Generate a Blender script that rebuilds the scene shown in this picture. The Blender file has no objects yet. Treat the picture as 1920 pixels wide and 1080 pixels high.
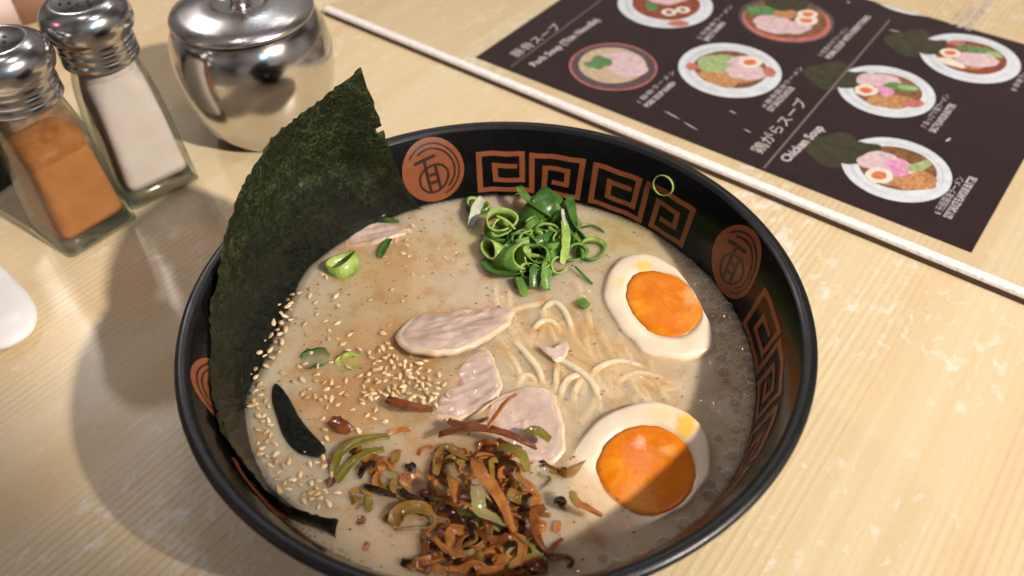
import bpy, bmesh, math, random
from mathutils import Vector, Matrix, noise

random.seed(7)
scene = bpy.context.scene
COL = scene.collection
R_ = math.radians

# ------------------------------------------------------------------ camera
FPX, NA, NB = 1605.3, 0.02557, 0.9766          # focal length in px of a 1920 wide frame, direction of the plumb line
RIM_Z = 0.072
SOUP_Z = 0.043
dn = Vector((NA, NB, 1.0)).normalized()
e1 = Vector((0, 1, 0)).cross(dn).normalized()
e2 = dn.cross(e1)
CAM = Vector((0.01292, -0.19748, RIM_Z + 0.20855))
def cam2world(v): return Vector((v.dot(e1), -v.dot(e2), -v.dot(dn)))
ax, ay, az = cam2world(Vector((1, 0, 0))), cam2world(Vector((0, -1, 0))), cam2world(Vector((0, 0, -1)))
cam_data = bpy.data.cameras.new('camera')
cam_data.sensor_width = 36.0
cam_data.lens = FPX / 1920 * 36
cam_data.clip_start = 0.01
cam_data.clip_end = 50
cam_data.dof.use_dof = True
cam_data.dof.focus_distance = 0.315
cam_data.dof.aperture_fstop = 10.0
cam = bpy.data.objects.new('camera', cam_data)
COL.objects.link(cam)
m = Matrix.Identity(4)
for i, a in enumerate((ax, ay, az)):
    for j in range(3):
        m[j][i] = a[j]
m.translation = CAM
cam.matrix_world = m
scene.camera = cam
scene.render.resolution_x, scene.render.resolution_y = 1024, 576

def at(px, py, z=0.0):
    d = cam2world(Vector(((px - 960) / FPX, (py - 540) / FPX, 1.0)))
    return CAM + d * ((z - CAM.z) / d.z)

# ------------------------------------------------------------------ world, lamps, exposure
world = bpy.data.worlds.new('World'); scene.world = world; world.use_nodes = True
wn = world.node_tree; wn.nodes.clear()
wo = wn.nodes.new('ShaderNodeOutputWorld'); wb = wn.nodes.new('ShaderNodeBackground')
tc = wn.nodes.new('ShaderNodeTexCoord'); nz = wn.nodes.new('ShaderNodeTexNoise'); cr = wn.nodes.new('ShaderNodeValToRGB')
nz.inputs['Scale'].default_value = 1.7; nz.inputs['Detail'].default_value = 2.5
cr.color_ramp.elements[0].position = 0.36; cr.color_ramp.elements[0].color = (0.16, 0.135, 0.125, 1)
cr.color_ramp.elements[1].position = 0.66; cr.color_ramp.elements[1].color = (0.95, 0.86, 0.80, 1)
wn.links.new(tc.outputs['Generated'], nz.inputs['Vector']); wn.links.new(nz.outputs['Fac'], cr.inputs['Fac'])
wn.links.new(cr.outputs['Color'], wb.inputs['Color']); wb.inputs['Strength'].default_value = 0.25
wn.links.new(wb.outputs[0], wo.inputs[0])

def lamp(name, kind, loc, aim, watts, color, size, **kw):
    d = bpy.data.lights.new(name, kind); d.energy = watts; d.color = color
    if kind == 'AREA':
        d.shape = kw.get('shape', 'DISK'); d.size = size
        if 'size_y' in kw: d.size_y = kw['size_y']
    else:
        d.shadow_soft_size = size
    if kind == 'SPOT':
        d.spot_size = R_(kw['cone']); d.spot_blend = kw['blend']
    o = bpy.data.objects.new(name, d); COL.objects.link(o)
    o.location = loc
    o.rotation_euler = (Vector(aim) - Vector(loc)).to_track_quat('-Z', 'Y').to_euler()
    return o
WARM = (1.0, 0.90, 0.77)
# place read back from the shadows of the rim on the table and on the broth
lamp('key_downlight', 'SPOT', (1.34, -0.81, 1.39), (0.06, 0.42, 0.0), 232, WARM, 0.042, cone=25.7, blend=0.12)  # cone edge stands in for the shadow of the person behind the camera
lamp('ceiling_lamp_back_left', 'AREA', (-1.18, 1.48, 1.5), (0, 0, 0), 5.5, (1.0, 0.93, 0.88), 0.10)
lamp('shaped_spot_over_shakers', 'SPOT', (-0.30, 0.10, 1.5), (-0.36, 0.31, 0), 3.5, (1.0, 0.92, 0.86), 0.06, cone=27.5, blend=0.12)  # unseen second lamp; its cone cut imitates a person's shadow at lower left
lamp('overhead_fill', 'AREA', (0.45, -0.1, 1.9), (0, 0, 0), 3.8, (0.94, 0.91, 1.0), 0.4)  # unseen soft fill, added to lift the shadows
lamp('glint_lamp_back_right', 'AREA', (0.32, 1.25, 1.55), (0.1, 0, 0), 0.9, (1.0, 0.92, 0.82), 0.036)  # unseen, added for glints on the broth between the eggs
lamp('glint_lamp_back_middle', 'AREA', (-0.06, 1.32, 1.5), (0, 0, 0), 0.8, (1.0, 0.94, 0.88), 0.034)  # unseen, added to put a wet glint on mid bowl
lamp('glint_lamp_back_left', 'AREA', (-0.40, 1.5, 1.5), (0, 0, 0), 0.9, (0.82, 0.92, 1.0), 0.036)  # unseen, added for bluish glints on the far left broth
lamp('neon_blue', 'AREA', (0.75, -1.1, 0.95), (-0.1, 0.2, 0), 1.7, (0.22, 0.60, 1.0), 0.17)
lamp('neon_pink', 'AREA', (-1.5, -0.4, 1.1), (-0.1, 0.2, 0), 1.2, (1.0, 0.25, 0.4), 0.22)

vs = scene.view_settings
scene.display_settings.display_device = 'sRGB'
vs.view_transform = 'Standard'; vs.look = 'None'; vs.exposure = 0.17; vs.gamma = 1.0; vs.use_curve_mapping = False
scene.render.engine = 'CYCLES'
cy = scene.cycles
cy.use_denoising = True
cy.use_adaptive_sampling = True; cy.adaptive_threshold = 0.03; cy.adaptive_min_samples = 12
cy.max_bounces = 10; cy.volume_bounces = 7; cy.transparent_max_bounces = 16; cy.diffuse_bounces = 4; cy.glossy_bounces = 5
cy.sample_clamp_indirect = 6.0
cy.caustics_reflective = False; cy.caustics_refractive = False

# ------------------------------------------------------------------ helpers
def tag(o, label=None, cat=None, group=None, kind=None):
    if label: o['label'] = label
    if cat: o['category'] = cat
    if group: o['group'] = group
    if kind: o['kind'] = kind
    return o
def mesh(name, verts, faces, mats, smooth=True, fmat=None):
    me = bpy.data.meshes.new(name)
    me.from_pydata([tuple(v) for v in verts], [], faces)
    for mt in (mats if isinstance(mats, (list, tuple)) else [mats]):
        me.materials.append(mt)
    if fmat: me.polygons.foreach_set('material_index', fmat)
    me.polygons.foreach_set('use_smooth', [smooth] * len(me.polygons))
    me.update()
    return me
def obj(name, me, parent=None, loc=None):
    o = bpy.data.objects.new(name, me); COL.objects.link(o)
    if parent is not None: o.parent = parent
    if loc is not None: o.location = loc
    return o
def build(name, verts, faces, mats, parent=None, smooth=True, fmat=None, loc=None):
    return obj(name, mesh(name, verts, faces, mats, smooth, fmat), parent, loc)
def empty(name, loc):
    o = bpy.data.objects.new(name, None); COL.objects.link(o); o.location = loc; o.empty_display_size = 0.01
    return o
def lathe(prof, n=96, phase=0.0):
    vs_, fs = [], []
    idx = []
    for r, z in prof:
        if r < 1e-7:
            idx.append([len(vs_)]); vs_.append((0, 0, z))
        else:
            idx.append(list(range(len(vs_), len(vs_) + n)))
            for k in range(n):
                t = phase + 2 * math.pi * k / n
                vs_.append((r * math.cos(t), r * math.sin(t), z))
    for a, b in zip(idx, idx[1:]):
        for k in range(n):
            k2 = (k + 1) % n
            if len(a) == 1 and len(b) == 1: continue
            if len(a) == 1: fs.append((a[0], b[k2], b[k]))
            elif len(b) == 1: fs.append((a[k], a[k2], b[0]))
            else: fs.append((a[k], a[k2], b[k2], b[k]))
    return vs_, fs
def cr_point(p0, p1, p2, p3, t):
    return 0.5 * ((2 * p1) + (p2 - p0) * t + (2 * p0 - 5 * p1 + 4 * p2 - p3) * t * t + (3 * p1 - p0 - 3 * p2 + p3) * t ** 3)
def spline(pts, n, closed=False):
    """n points evenly spaced on a smooth curve through pts"""
    P = [Vector(p) for p in pts]; L = len(P)
    dense = []
    segs = L if closed else L - 1
    for i in range(segs):
        if closed: q = [P[(i + k - 1) % L] for k in range(4)]
        else: q = [P[max(0, i - 1)], P[i], P[i + 1], P[min(L - 1, i + 2)]]
        for s in range(16): dense.append(cr_point(*q, s / 16))
    dense.append(P[0].copy() if closed else P[-1].copy())
    acc = [0.0]
    for a, b in zip(dense, dense[1:]): acc.append(acc[-1] + (b - a).length)
    tot = acc[-1]; out = []; j = 0
    cnt = n if closed else n - 1
    for i in range(n):
        d = tot * i / cnt
        while j < len(acc) - 2 and acc[j + 1] < d: j += 1
        span = max(acc[j + 1] - acc[j], 1e-12)
        out.append(dense[j].lerp(dense[j + 1], min(1, (d - acc[j]) / span)))
    return out
def ribbon(pts, width, thick, n=14, up=(0, 0, 1), twist=0.0, taper=0.35, sides=8, roll=0.0, curl=0.0, rag=0.0):
    """a flat strip with an oval section swept along a curve"""
    C = spline(pts, n); vs_, fs = [], []
    for i, p in enumerate(C):
        t = (C[min(i + 1, n - 1)] - C[max(i - 1, 0)]).normalized()
        u = Vector(up); u = (u - t * u.dot(t))
        if u.length < 1e-5: u = t.orthogonal()
        u.normalize(); s = t.cross(u)
        a = roll + twist * (i / (n - 1) - 0.5)
        s2 = s * math.cos(a) + u * math.sin(a); u2 = u * math.cos(a) - s * math.sin(a)
        k = i / (n - 1); w = 1 - (1 - taper) * (abs(2 * k - 1) ** 3)
        for q in range(sides):
            b = 2 * math.pi * q / sides
            ww = w * (1 + rag * noise.noise((p.x * 700 + (3 if math.cos(b) > 0 else 0), p.y * 700, k * 5))) if rag else w
            vs_.append(p + s2 * (math.cos(b) * width / 2 * ww) + u2 * (math.sin(b) * thick / 2 + curl * width * math.cos(b) ** 2))
    for i in range(n - 1):
        for q in range(sides):
            q2 = (q + 1) % sides
            fs.append((i * sides + q, i * sides + q2, (i + 1) * sides + q2, (i + 1) * sides + q))
    fs.append(tuple(range(sides))[::-1]); fs.append(tuple((n - 1) * sides + q for q in range(sides)))
    return vs_, fs

# ---- materials
class Mat:
    def __init__(s, name):
        s.m = bpy.data.materials.new(name); s.m.use_nodes = True
        s.t = s.m.node_tree; s.n = s.t.nodes; s.n.clear()
        s.out = s.n.new('ShaderNodeOutputMaterial')
    def node(s, typ, **kw):
        x = s.n.new(typ)
        for k, v in kw.items():
            if k in x.inputs: x.inputs[k].default_value = v
            else: setattr(x, k, v)
        return x
    def link(s, a, b): s.t.links.new(a, b)
    def coord(s, kind='Object', scale=(1, 1, 1), rot=(0, 0, 0), loc=(0, 0, 0)):
        c = s.n.new('ShaderNodeTexCoord'); mp = s.n.new('ShaderNodeMapping')
        mp.inputs['Scale'].default_value = scale; mp.inputs['Rotation'].default_value = rot; mp.inputs['Location'].default_value = loc
        s.link(c.outputs[kind], mp.inputs['Vector']); return mp.outputs[0]
    def noise(s, vec, scale, detail=4, rough=0.55, dist=0.0):
        x = s.node('ShaderNodeTexNoise', Scale=scale, Detail=detail, Roughness=rough, Distortion=dist)
        if vec is not None: s.link(vec, x.inputs['Vector'])
        return x.outputs['Fac']
    def ramp(s, fac, stops):
        x = s.n.new('ShaderNodeValToRGB'); e = x.color_ramp.elements
        while len(e) < len(stops): e.new(0.5)
        for k, (p, c) in enumerate(stops):
            e[k].position = p; e[k].color = c if len(c) == 4 else (*c, 1)
        s.link(fac, x.inputs['Fac']); return x.outputs['Color']
    def mix(s, fac, a, b, mode='MIX'):
        x = s.n.new('ShaderNodeMix'); x.data_type = 'RGBA'; x.blend_type = mode
        for val, k in ((fac, 0), (a, 6), (b, 7)):
            if hasattr(val, 'is_linked') or isinstance(val, bpy.types.NodeSocket): s.link(val, x.inputs[k])
            elif k == 0: x.inputs[0].default_value = val
            else: x.inputs[k].default_value = val if len(val) == 4 else (*val, 1)
        return x.outputs[2]
    def math(s, op, a, b=None):
        x = s.n.new('ShaderNodeMath'); x.operation = op
        for val, k in ((a, 0), (b, 1)):
            if val is None: continue
            if isinstance(val, bpy.types.NodeSocket): s.link(val, x.inputs[k])
            else: x.inputs[k].default_value = val
        return x.outputs[0]
    def bump(s, h, strength, dist):
        x = s.node('ShaderNodeBump', Strength=strength, Distance=dist); s.link(h, x.inputs['Height']); return x.outputs[0]
    def principled(s, color, rough=0.5, normal=None, final=True, **kw):
        x = s.n.new('ShaderNodeBsdfPrincipled')
        for val, k in ((color, 'Base Color'), (rough, 'Roughness')):
            if isinstance(val, bpy.types.NodeSocket): s.link(val, x.inputs[k])
            else: x.inputs[k].default_value = (*val, 1) if isinstance(val, tuple) and len(val) == 3 else val
        for k, v in kw.items():
            k = k.replace('_', ' ')
            if isinstance(v, bpy.types.NodeSocket): s.link(v, x.inputs[k])
            else: x.inputs[k].default_value = v
        if normal is not None: s.link(normal, x.inputs['Normal'])
        if final: s.link(x.outputs[0], s.out.inputs[0])
        return x.outputs[0]
    def mixs(s, fac, a, b):
        x = s.n.new('ShaderNodeMixShader')
        if isinstance(fac, bpy.types.NodeSocket): s.link(fac, x.inputs[0])
        else: x.inputs[0].default_value = fac
        s.link(a, x.inputs[1]); s.link(b, x.inputs[2]); return x.outputs[0]
    def schlick(s, f0=0.04, normal=None):
        lw = s.node('ShaderNodeLayerWeight', Blend=0.5)
        if normal is not None: s.link(normal, lw.inputs['Normal'])
        return s.math('ADD', s.math('MULTIPLY', s.math('POWER', lw.outputs['Facing'], 5.0), 1 - f0), f0)
    def surf(s, sh): s.link(sh, s.out.inputs[0])
def simple(name, col, rough=0.5, vary=0.0, nscale=200, bump=0.0, bscale=400, bdist=0.0005, **kw):
    M = Mat(name); v = M.coord()
    c = col
    if vary:
        f = M.noise(v, nscale, 4)
        c = M.ramp(f, [(0.3, tuple(x * (1 - vary) for x in col)), (0.7, tuple(min(1, x * (1 + vary)) for x in col))])
    nrm = M.bump(M.noise(v, bscale, 4), bump, bdist) if bump else None
    M.principled(c, rough, nrm, **kw); return M.m

# ================================================================== table
GA = 53.8                                              # bearing of the grain and of the menu's short side
def mat_table():
    M = Mat('light_wood_laminate')
    rz = (0, 0, R_(-GA))                               # x along the grain
    v = M.coord('Object', rot=rz)
    st = M.n.new('ShaderNodeMapping'); M.link(v, st.inputs['Vector']); st.inputs['Scale'].default_value = (1.6, 34, 1)
    broad = M.noise(st.outputs[0], 1.3, 3, 0.5, 0.4)
    st2 = M.n.new('ShaderNodeMapping'); M.link(v, st2.inputs['Vector']); st2.inputs['Scale'].default_value = (2.2, 150, 1)
    fine = M.noise(st2.outputs[0], 2.4, 5, 0.62, 0.3)
    base = M.ramp(broad, [(0.28, (0.66, 0.505, 0.295)), (0.5, (0.71, 0.575, 0.37)), (0.75, (0.735, 0.62, 0.43))])
    # growth ring lines, only in some bands of the board
    wv = M.node('ShaderNodeTexWave', Scale=37, Distortion=1.6, Detail=2.0)
    wv.wave_type = 'BANDS'; wv.bands_direction = 'Y'; wv.inputs['Detail Scale'].default_value = 0.6
    st3 = M.n.new('ShaderNodeMapping'); M.link(v, st3.inputs['Vector']); st3.inputs['Scale'].default_value = (0.30, 2.5, 1)
    M.link(st3.outputs[0], wv.inputs['Vector'])
    lines = M.ramp(wv.outputs['Fac'], [(0.15, (1, 1, 1)), (0.55, (0, 0, 0))])
    st4 = M.n.new('ShaderNodeMapping'); M.link(v, st4.inputs['Vector']); st4.inputs['Scale'].default_value = (0.8, 9, 1); st4.inputs['Location'].default_value = (0.3, 0.12, 0)
    band = M.ramp(M.noise(st4.outputs[0], 1.6, 1), [(0.42, (0, 0, 0)), (0.52, (1, 1, 1))])
    lm = M.mix(1.0, lines, band, 'MULTIPLY')
    lm2 = M.mix(1.0, lm, M.ramp(fine, [(0.35, (0.25, 0.25, 0.25)), (0.6, (1, 1, 1))]), 'MULTIPLY')
    c = M.mix(M.math('MULTIPLY', lm2, 0.52), base, (0.55, 0.36, 0.165))
    c = M.mix(M.ramp(fine, [(0.42, (0.34, 0.34, 0.34)), (0.6, (0, 0, 0))]), c, (0.64, 0.47, 0.27))
    # pale scuffed patches where the print is worn
    sc = M.n.new('ShaderNodeMapping'); M.link(v, sc.inputs['Vector']); sc.inputs['Scale'].default_value = (1, 1.5, 1)
    wear = M.noise(sc.outputs[0], 105, 6, 0.62, 0.4)
    big = M.noise(v, 9, 2)
    wearm = M.ramp(M.math('MULTIPLY', wear, M.math('ADD', big, 0.45)), [(0.56, (0, 0, 0)), (0.72, (0.62, 0.62, 0.62))])
    c = M.mix(wearm, c, (0.86, 0.83, 0.79))
    smear = M.noise(v, 26, 5, 0.6)
    rough = M.ramp(smear, [(0.3, (0.20, 0.20, 0.20)), (0.7, (0.36, 0.36, 0.36))])
    M.principled(c, rough, M.bump(M.math('ADD', fine, M.math('MULTIPLY', smear, 0.6)), 0.12, 0.0006), Specular_IOR_Level=0.45)
    return M.m
table = build('table', [(-3, -3, 0), (3, -3, 0), (3, 3, 0), (-3, 3, 0)], [(0, 1, 2, 3)], mat_table(), smooth=False)
tag(table, kind='structure')

# ================================================================== bowl
INNER = [(0.1012, 0.0718), (0.1002, 0.0708), (0.0974, 0.066), (0.0950, 0.060), (0.0930, 0.052), (0.0905, 0.043), (0.086, 0.032), (0.076, 0.021), (0.055, 0.013), (0.03, 0.0105), (0.0, 0.0100)]
def wall_r(z):
    q = INNER[:-1]
    for (r0, z0), (r1, z1) in zip(q, q[1:]):
        if z1 <= z <= z0: return r1 + (r0 - r1) * (z - z1) / (z0 - z1)
    return q[0][0]
def mat_lacquer():
    M = Mat('black_lacquer'); v = M.coord()
    sp = M.noise(v, 900, 3, 0.7)
    big = M.noise(v, 60, 4)
    c = M.ramp(sp, [(0.45, (0.005, 0.005, 0.0058)), (0.70, (0.011, 0.011, 0.013)), (0.80, (0.05, 0.05, 0.055))])
    r = M.ramp(big, [(0.3, (0.26, 0.26, 0.26)), (0.7, (0.42, 0.42, 0.42))])
    M.principled(c, r, M.bump(M.math('ADD', sp, M.math('MULTIPLY', big, 1.5)), 0.10, 0.0006), Specular_IOR_Level=0.5)
    return M.m
M_LACQ = mat_lacquer()
bowl = empty('ramen_bowl', (0, 0, 0))
tag(bowl, 'large black lacquer ramen bowl with brown key-fret band inside, holding the noodle soup', 'bowl')
OUTER = [(0.0, 0.003), (0.034, 0.003), (0.035, 0.0), (0.038, 0.0), (0.0392, 0.006), (0.052, 0.012), (0.074, 0.025), (0.090, 0.042), (0.0990, 0.058), (0.1028, 0.0665), (0.1045, 0.0690), (0.1050, 0.0706), (0.1046, 0.0716), (0.1035, 0.0721), (0.1023, 0.0721)]
v_, f_ = lathe(OUTER + INNER[:2], 160); build('shell', v_, f_, M_LACQ, bowl)
v_, f_ = lathe(INNER[1:], 160); build('inner_wall', v_, f_, simple('black_glaze', (0.0045, 0.0042, 0.0045), 0.2, 0.3, 300, 0.05, 700, 0.0004, Specular_IOR_Level=0.22), bowl)
def wall_pt(theta, z, off=0.00012):
    r = wall_r(z) - off
    return Vector((r * math.cos(theta), r * math.sin(theta), z))
def mat_paint(name, col, dark):
    M = Mat(name); v = M.coord()
    f = M.noise(v, 160, 5, 0.65)
    c = M.ramp(f, [(0.3, dark), (0.7, col)])
    M.principled(c, 0.38, M.bump(M.noise(v, 1500, 2), 0.15, 0.0002)); return M.m
M_ORANGE = mat_paint('brown_orange_glaze', (0.255, 0.075, 0.027), (0.19, 0.054, 0.020))
M_INK = mat_paint('dark_glaze_line', (0.035, 0.014, 0.011), (0.02, 0.009, 0.008))
def flat_stroke(pts, w, closed=False, sub=8):
    """2D polyline -> strip with mitred corners, subdivided"""
    P = [Vector((p[0], p[1])) for p in pts]; n = len(P)
    L, Rr = [], []
    for i in range(n):
        if closed: a, b = P[i] - P[i - 1], P[(i + 1) % n] - P[i]
        else:
            a = P[i] - P[i - 1] if i else P[1] - P[0]
            b = P[i + 1] - P[i] if i < n - 1 else P[-1] - P[-2]
        a.normalize(); b.normalize()
        na, nb = Vector((-a.y, a.x)), Vector((-b.y, b.x))
        mm = (na + nb); mm.normalize()
        k = w / 2 / max(0.35, mm.dot(na))
        L.append(P[i] + mm * k); Rr.append(P[i] - mm * k)
    vs2, fs2 = [], []
    rng = range(n) if closed else range(n - 1)
    for i in rng:
        j = (i + 1) % n; b0 = len(vs2)
        for s in range(sub + 1):
            t = s / sub
            vs2.append(L[i].lerp(L[j], t)); vs2.append(Rr[i].lerp(Rr[j], t))
        for s in range(sub):
            q = b0 + 2 * s; fs2.append((q, q + 1, q + 3, q + 2))
    return vs2, fs2
PAIR = [(0.85, 0.33), (0.36, 0.33), (0.36, 0.74), (0.98, 0.74), (0.98, 0), (0, 0), (0, 1), (1.2, 1), (1.2, 0), (2.32, 0), (2.32, 1), (1.5, 1), (1.5, 0.32), (2.02, 0.32), (2.02, 0.70), (1.66, 0.70)]
ZT, ZB = 0.0617, 0.0458
def fret(th_start, th_end):
    """one linked pair of square spirals painted on the inner wall"""
    rnd = random.Random(int(th_start * 10))
    pts = [(x + rnd.uniform(-.015, .015), y + rnd.uniform(-.02, .02)) for x, y in PAIR]
    v2, f2 = flat_stroke(pts, 0.124)
    v3 = []
    for p in v2:
        th = R_(th_start + (th_end - th_start) * p.x / 2.32)
        z = ZT + (ZB - ZT) * (p.y + 0.012 * math.sin(p.x * 9 + th_start))
        v3.append(wall_pt(th, z, 0.00016))
    return build('fret_ornament', v3, f2, M_ORANGE, bowl)
def medallion(th0):
    zc, rad = 0.0572, 0.0134
    def mp(p, off):
        th = R_(th0) - p[0] * rad / 0.0948
        return wall_pt(th, zc - p[1] * rad, off)
    vs2, fs2 = [(0, 0)], []
    NR, NT = 8, 56
    for i in range(1, NR + 1):
        for k in range(NT):
            t = 2 * math.pi * k / NT
            vs2.append((i / NR * math.cos(t), i / NR * math.sin(t)))
    for k in range(NT): fs2.append((0, 1 + k, 1 + (k + 1) % NT))
    for i in range(NR - 1):
        for k in range(NT):
            a = 1 + i * NT; k2 = (k + 1) % NT
            fs2.append((a + k, a + NT + k, a + NT + k2, a + k2))
    d = build('medallion', [mp(p, 0.00014) for p in vs2], fs2, M_ORANGE, bowl)
    def ink(pts, w, sub=4, closed=False):
        v2, f2 = flat_stroke(pts, w, closed, sub)
        return [mp((p.x, p.y), 0.00026) for p in v2], f2
    arcs = [(0.84, -2.5, 1.2, 0.05), (0.70, -2.2, 0.9, 0.06)]
    for r, a0, a1, w in arcs:
        v3, f3 = ink([(r * math.cos(a0 + (a1 - a0) * k / 24), r * math.sin(a0 + (a1 - a0) * k / 24)) for k in range(25)], w, 1)
        build('ring_line', v3, f3, M_INK, d)
    glyph = [[(-.57, -.33), (.14, -.48)], [(-.22, -.38), (-.22, -.12), (-.16, .66)], [(.09, -.16), (.17, .60)], [(-.14, .12), (.12, .08)], [(-.12, .38), (.14, .33)]]
    oval = [(-.2, -.14), (.06, -.2), (.3, -.16), (.47, .06), (.42, .36), (.2, .6), (-.06, .68), (-.3, .62), (-.46, .4), (-.44, .1), (-.32, -.05)]
    for g in glyph:
        v3, f3 = ink(g, 0.1); build('glyph_stroke', v3, f3, M_INK, d)
    v3, f3 = ink([(p.x, p.y) for p in spline([(a, b, 0) for a, b in oval], 40, True)], 0.075, 1, True)
    build('glyph_stroke', v3, f3, M_INK, d)
MED = [108.3, 21.0, -69.0, -162.0]
for k, th in enumerate(MED):
    medallion(th)
    nxt = MED[(k + 1) % 4]
    gap = (th - nxt) % 360
    s = gap / 87.3
    fret(th - 11.9 * s, th - 38.6 * s)
    fret(th - 42.2 * s, th - 70.2 * s)

# ================================================================== soup
def mat_broth():
    """milky liquid: a real scattering volume under a thin oily skin"""
    M = Mat('milky_broth'); v = M.coord()
    a = M.noise(v, 22, 4, 0.6, 0.5); b = M.noise(v, 120, 5, 0.65); fat = M.noise(v, 320, 2)
    skin = M.ramp(a, [(0.3, (0.96, 0.90, 0.80)), (0.65, (1.0, 0.985, 0.96))])
    # seasoning oil gathered round the sesame, and the greener broth by the scallions
    for (px, py, rad, col, amt) in ((745, 500, 0.030, (0.97, 0.82, 0.62), 0.85), (720, 670, 0.036, (0.93, 0.75, 0.54), 0.85), (640, 760, 0.022, (0.90, 0.66, 0.46), 0.7), (850, 890, 0.032, (0.90, 0.74, 0.62), 0.8), (1060, 640, 0.022, (0.95, 0.82, 0.60), 0.7), (1180, 690, 0.02, (0.95, 0.84, 0.66), 0.5), (1160, 440, 0.02, (0.86, 0.86, 0.62), 0.8), (900, 440, 0.018, (0.88, 0.87, 0.62), 0.7)):
        p = at(px, py, SOUP_Z)
        d = M.n.new('ShaderNodeVectorMath'); d.operation = 'DISTANCE'; M.link(v, d.inputs[0]); d.inputs[1].default_value = (p.x, p.y, SOUP_Z)
        f = M.math('ADD', M.math('DIVIDE', d.outputs['Value'], rad), M.math('MULTIPLY', M.math('SUBTRACT', b, 0.5), 1.4))
        skin = M.mix(M.ramp(f, [(0.1, (amt,) * 3), (1.0, (0, 0, 0))]), skin, col)
    skin = M.mix(M.ramp(b, [(0.36, (0.5, 0.5, 0.5)), (0.5, (0, 0, 0))]), skin, (0.90, 0.72, 0.50))
    dr = M.node('ShaderNodeTexVoronoi', Scale=210, Randomness=1.0); M.link(v, dr.inputs['Vector'])
    drop = M.ramp(dr.outputs['Distance'], [(0.0, (1, 1, 1)), (0.16, (0.75, 0.75, 0.75)), (0.26, (0, 0, 0))])
    nrm = M.bump(M.math('ADD', M.math('MULTIPLY', a, 2.0), M.math('ADD', M.math('MULTIPLY', b, 1.2), M.math('ADD', M.math('MULTIPLY', fat, 0.4), M.math('MULTIPLY', drop, 0.5)))), 0.35, 0.0010)
    tr = M.n.new('ShaderNodeBsdfTransparent'); M.link(skin, tr.inputs[0])
    gl = M.node('ShaderNodeBsdfGlossy', Roughness=0.04); M.link(nrm, gl.inputs['Normal'])
    M.surf(M.mixs(M.schlick(0.042, nrm), tr.outputs[0], gl.outputs[0]))
    vol = M.n.new('ShaderNodeVolumePrincipled')
    vol.inputs['Density'].default_value = 720; vol.inputs['Color'].default_value = (0.969, 0.918, 0.828, 1); vol.inputs['Anisotropy'].default_value = 0.0
    M.link(vol.outputs[0], M.out.inputs['Volume'])
    return M.m
def disc(r, z, rings=40, n=144, lip=False, seed=0):
    vs_, fs = [(0, 0, z)], []
    for i in range(1, rings + 1):
        rr = r * i / rings
        for k in range(n):
            t = 2 * math.pi * k / n
            x, y = rr * math.cos(t), rr * math.sin(t)
            h = 0.00035 * noise.noise((x * 90, y * 90, seed)) if lip else 0
            if lip: h += 0.0006 * max(0, (i / rings - 0.965) / 0.035) ** 2
            vs_.append((x, y, z + h))
    for k in range(n): fs.append((0, 1 + k, 1 + (k + 1) % n))
    for i in range(rings - 1):
        a = 1 + i * n
        for k in range(n):
            k2 = (k + 1) % n; fs.append((a + k, a + n + k, a + n + k2, a + k2))
    return vs_, fs
soup = empty('noodle_soup', (0, 0, SOUP_Z))
soup.location = (0, 0, 0)
tag(soup, 'milky beige pork broth filling the black bowl', 'soup')
v_, f_ = disc(0.0907, SOUP_Z, lip=True)
prev = len(v_) - 144
for r, z in [(0.0903, 0.0425), (0.0858, 0.0325), (0.0758, 0.0217), (0.0548, 0.0138), (0.03, 0.0113)]:
    cur = len(v_)
    for k in range(144): v_.append((r * math.cos(2 * math.pi * k / 144), r * math.sin(2 * math.pi * k / 144), z))
    for k in range(144): f_.append((prev + (k + 1) % 144, prev + k, cur + k, cur + (k + 1) % 144))
    prev = cur
f_.append(tuple(prev + k for k in range(144))[::-1])
build('broth', v_, f_, mat_broth(), soup)
def soup_at(px, py, dz=0.0): return at(px, py, SOUP_Z + dz)

# ================================================================== nori
def mat_nori(name, wet):
    M = Mat(name); v = M.coord()
    a = M.noise(v, 75, 4, 0.6, 0.6)
    fib = M.noise(v, 430, 7, 0.75, 1.4)
    sp = M.node('ShaderNodeTexVoronoi', Scale=900); M.link(v, sp.inputs['Vector'])
    c = M.ramp(fib, [(0.38, (0.006, 0.008, 0.003)), (0.47, (0.020, 0.028, 0.008)), (0.55, (0.058, 0.074, 0.020)), (0.66, (0.18, 0.20, 0.09))])
    c = M.mix(M.ramp(a, [(0.42, (0.6, 0.6, 0.6)), (0.62, (0, 0, 0))]), c, (0.008, 0.011, 0.005))
    # soaked and blacker near the broth
    sep = M.n.new('ShaderNodeSeparateXYZ'); M.link(v, sep.inputs[0])
    zz = M.math('ADD', sep.outputs['Z'], M.math('MULTIPLY', M.math('SUBTRACT', a, 0.5), 0.018))
    soak = M.ramp(M.math('MULTIPLY', M.math('SUBTRACT', zz, SOUP_Z), 20), [(0.16, (1, 1, 1)), (0.75, (0, 0, 0))])
    c = M.mix(M.math('MULTIPLY', soak, 0.85) if not wet else 0.85, c, (0.0035, 0.0042, 0.004))
    rough = M.ramp(soak, [(0.1, (0.6, 0.6, 0.6)), (0.8, (0.3, 0.3, 0.3))])
    nrm = M.bump(M.math('ADD', fib, M.math('MULTIPLY', a, 1.0)), 0.9, 0.0012)
    p = M.principled(c, rough if not wet else 0.35, nrm, final=False, Specular_IOR_Level=0.25, Coat_Weight=M.math('MULTIPLY', soak, 0.4) if not wet else 0.1, Coat_Roughness=0.1)
    tl = M.n.new('ShaderNodeBsdfTranslucent'); M.link(M.mix(1.0, c, (1.0, 1.0, 0.55), 'MULTIPLY'), tl.inputs[0])
    M.surf(M.mixs(0.22, p, tl.outputs[0])); return M.m
M_NORI = mat_nori('nori', False)
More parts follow.
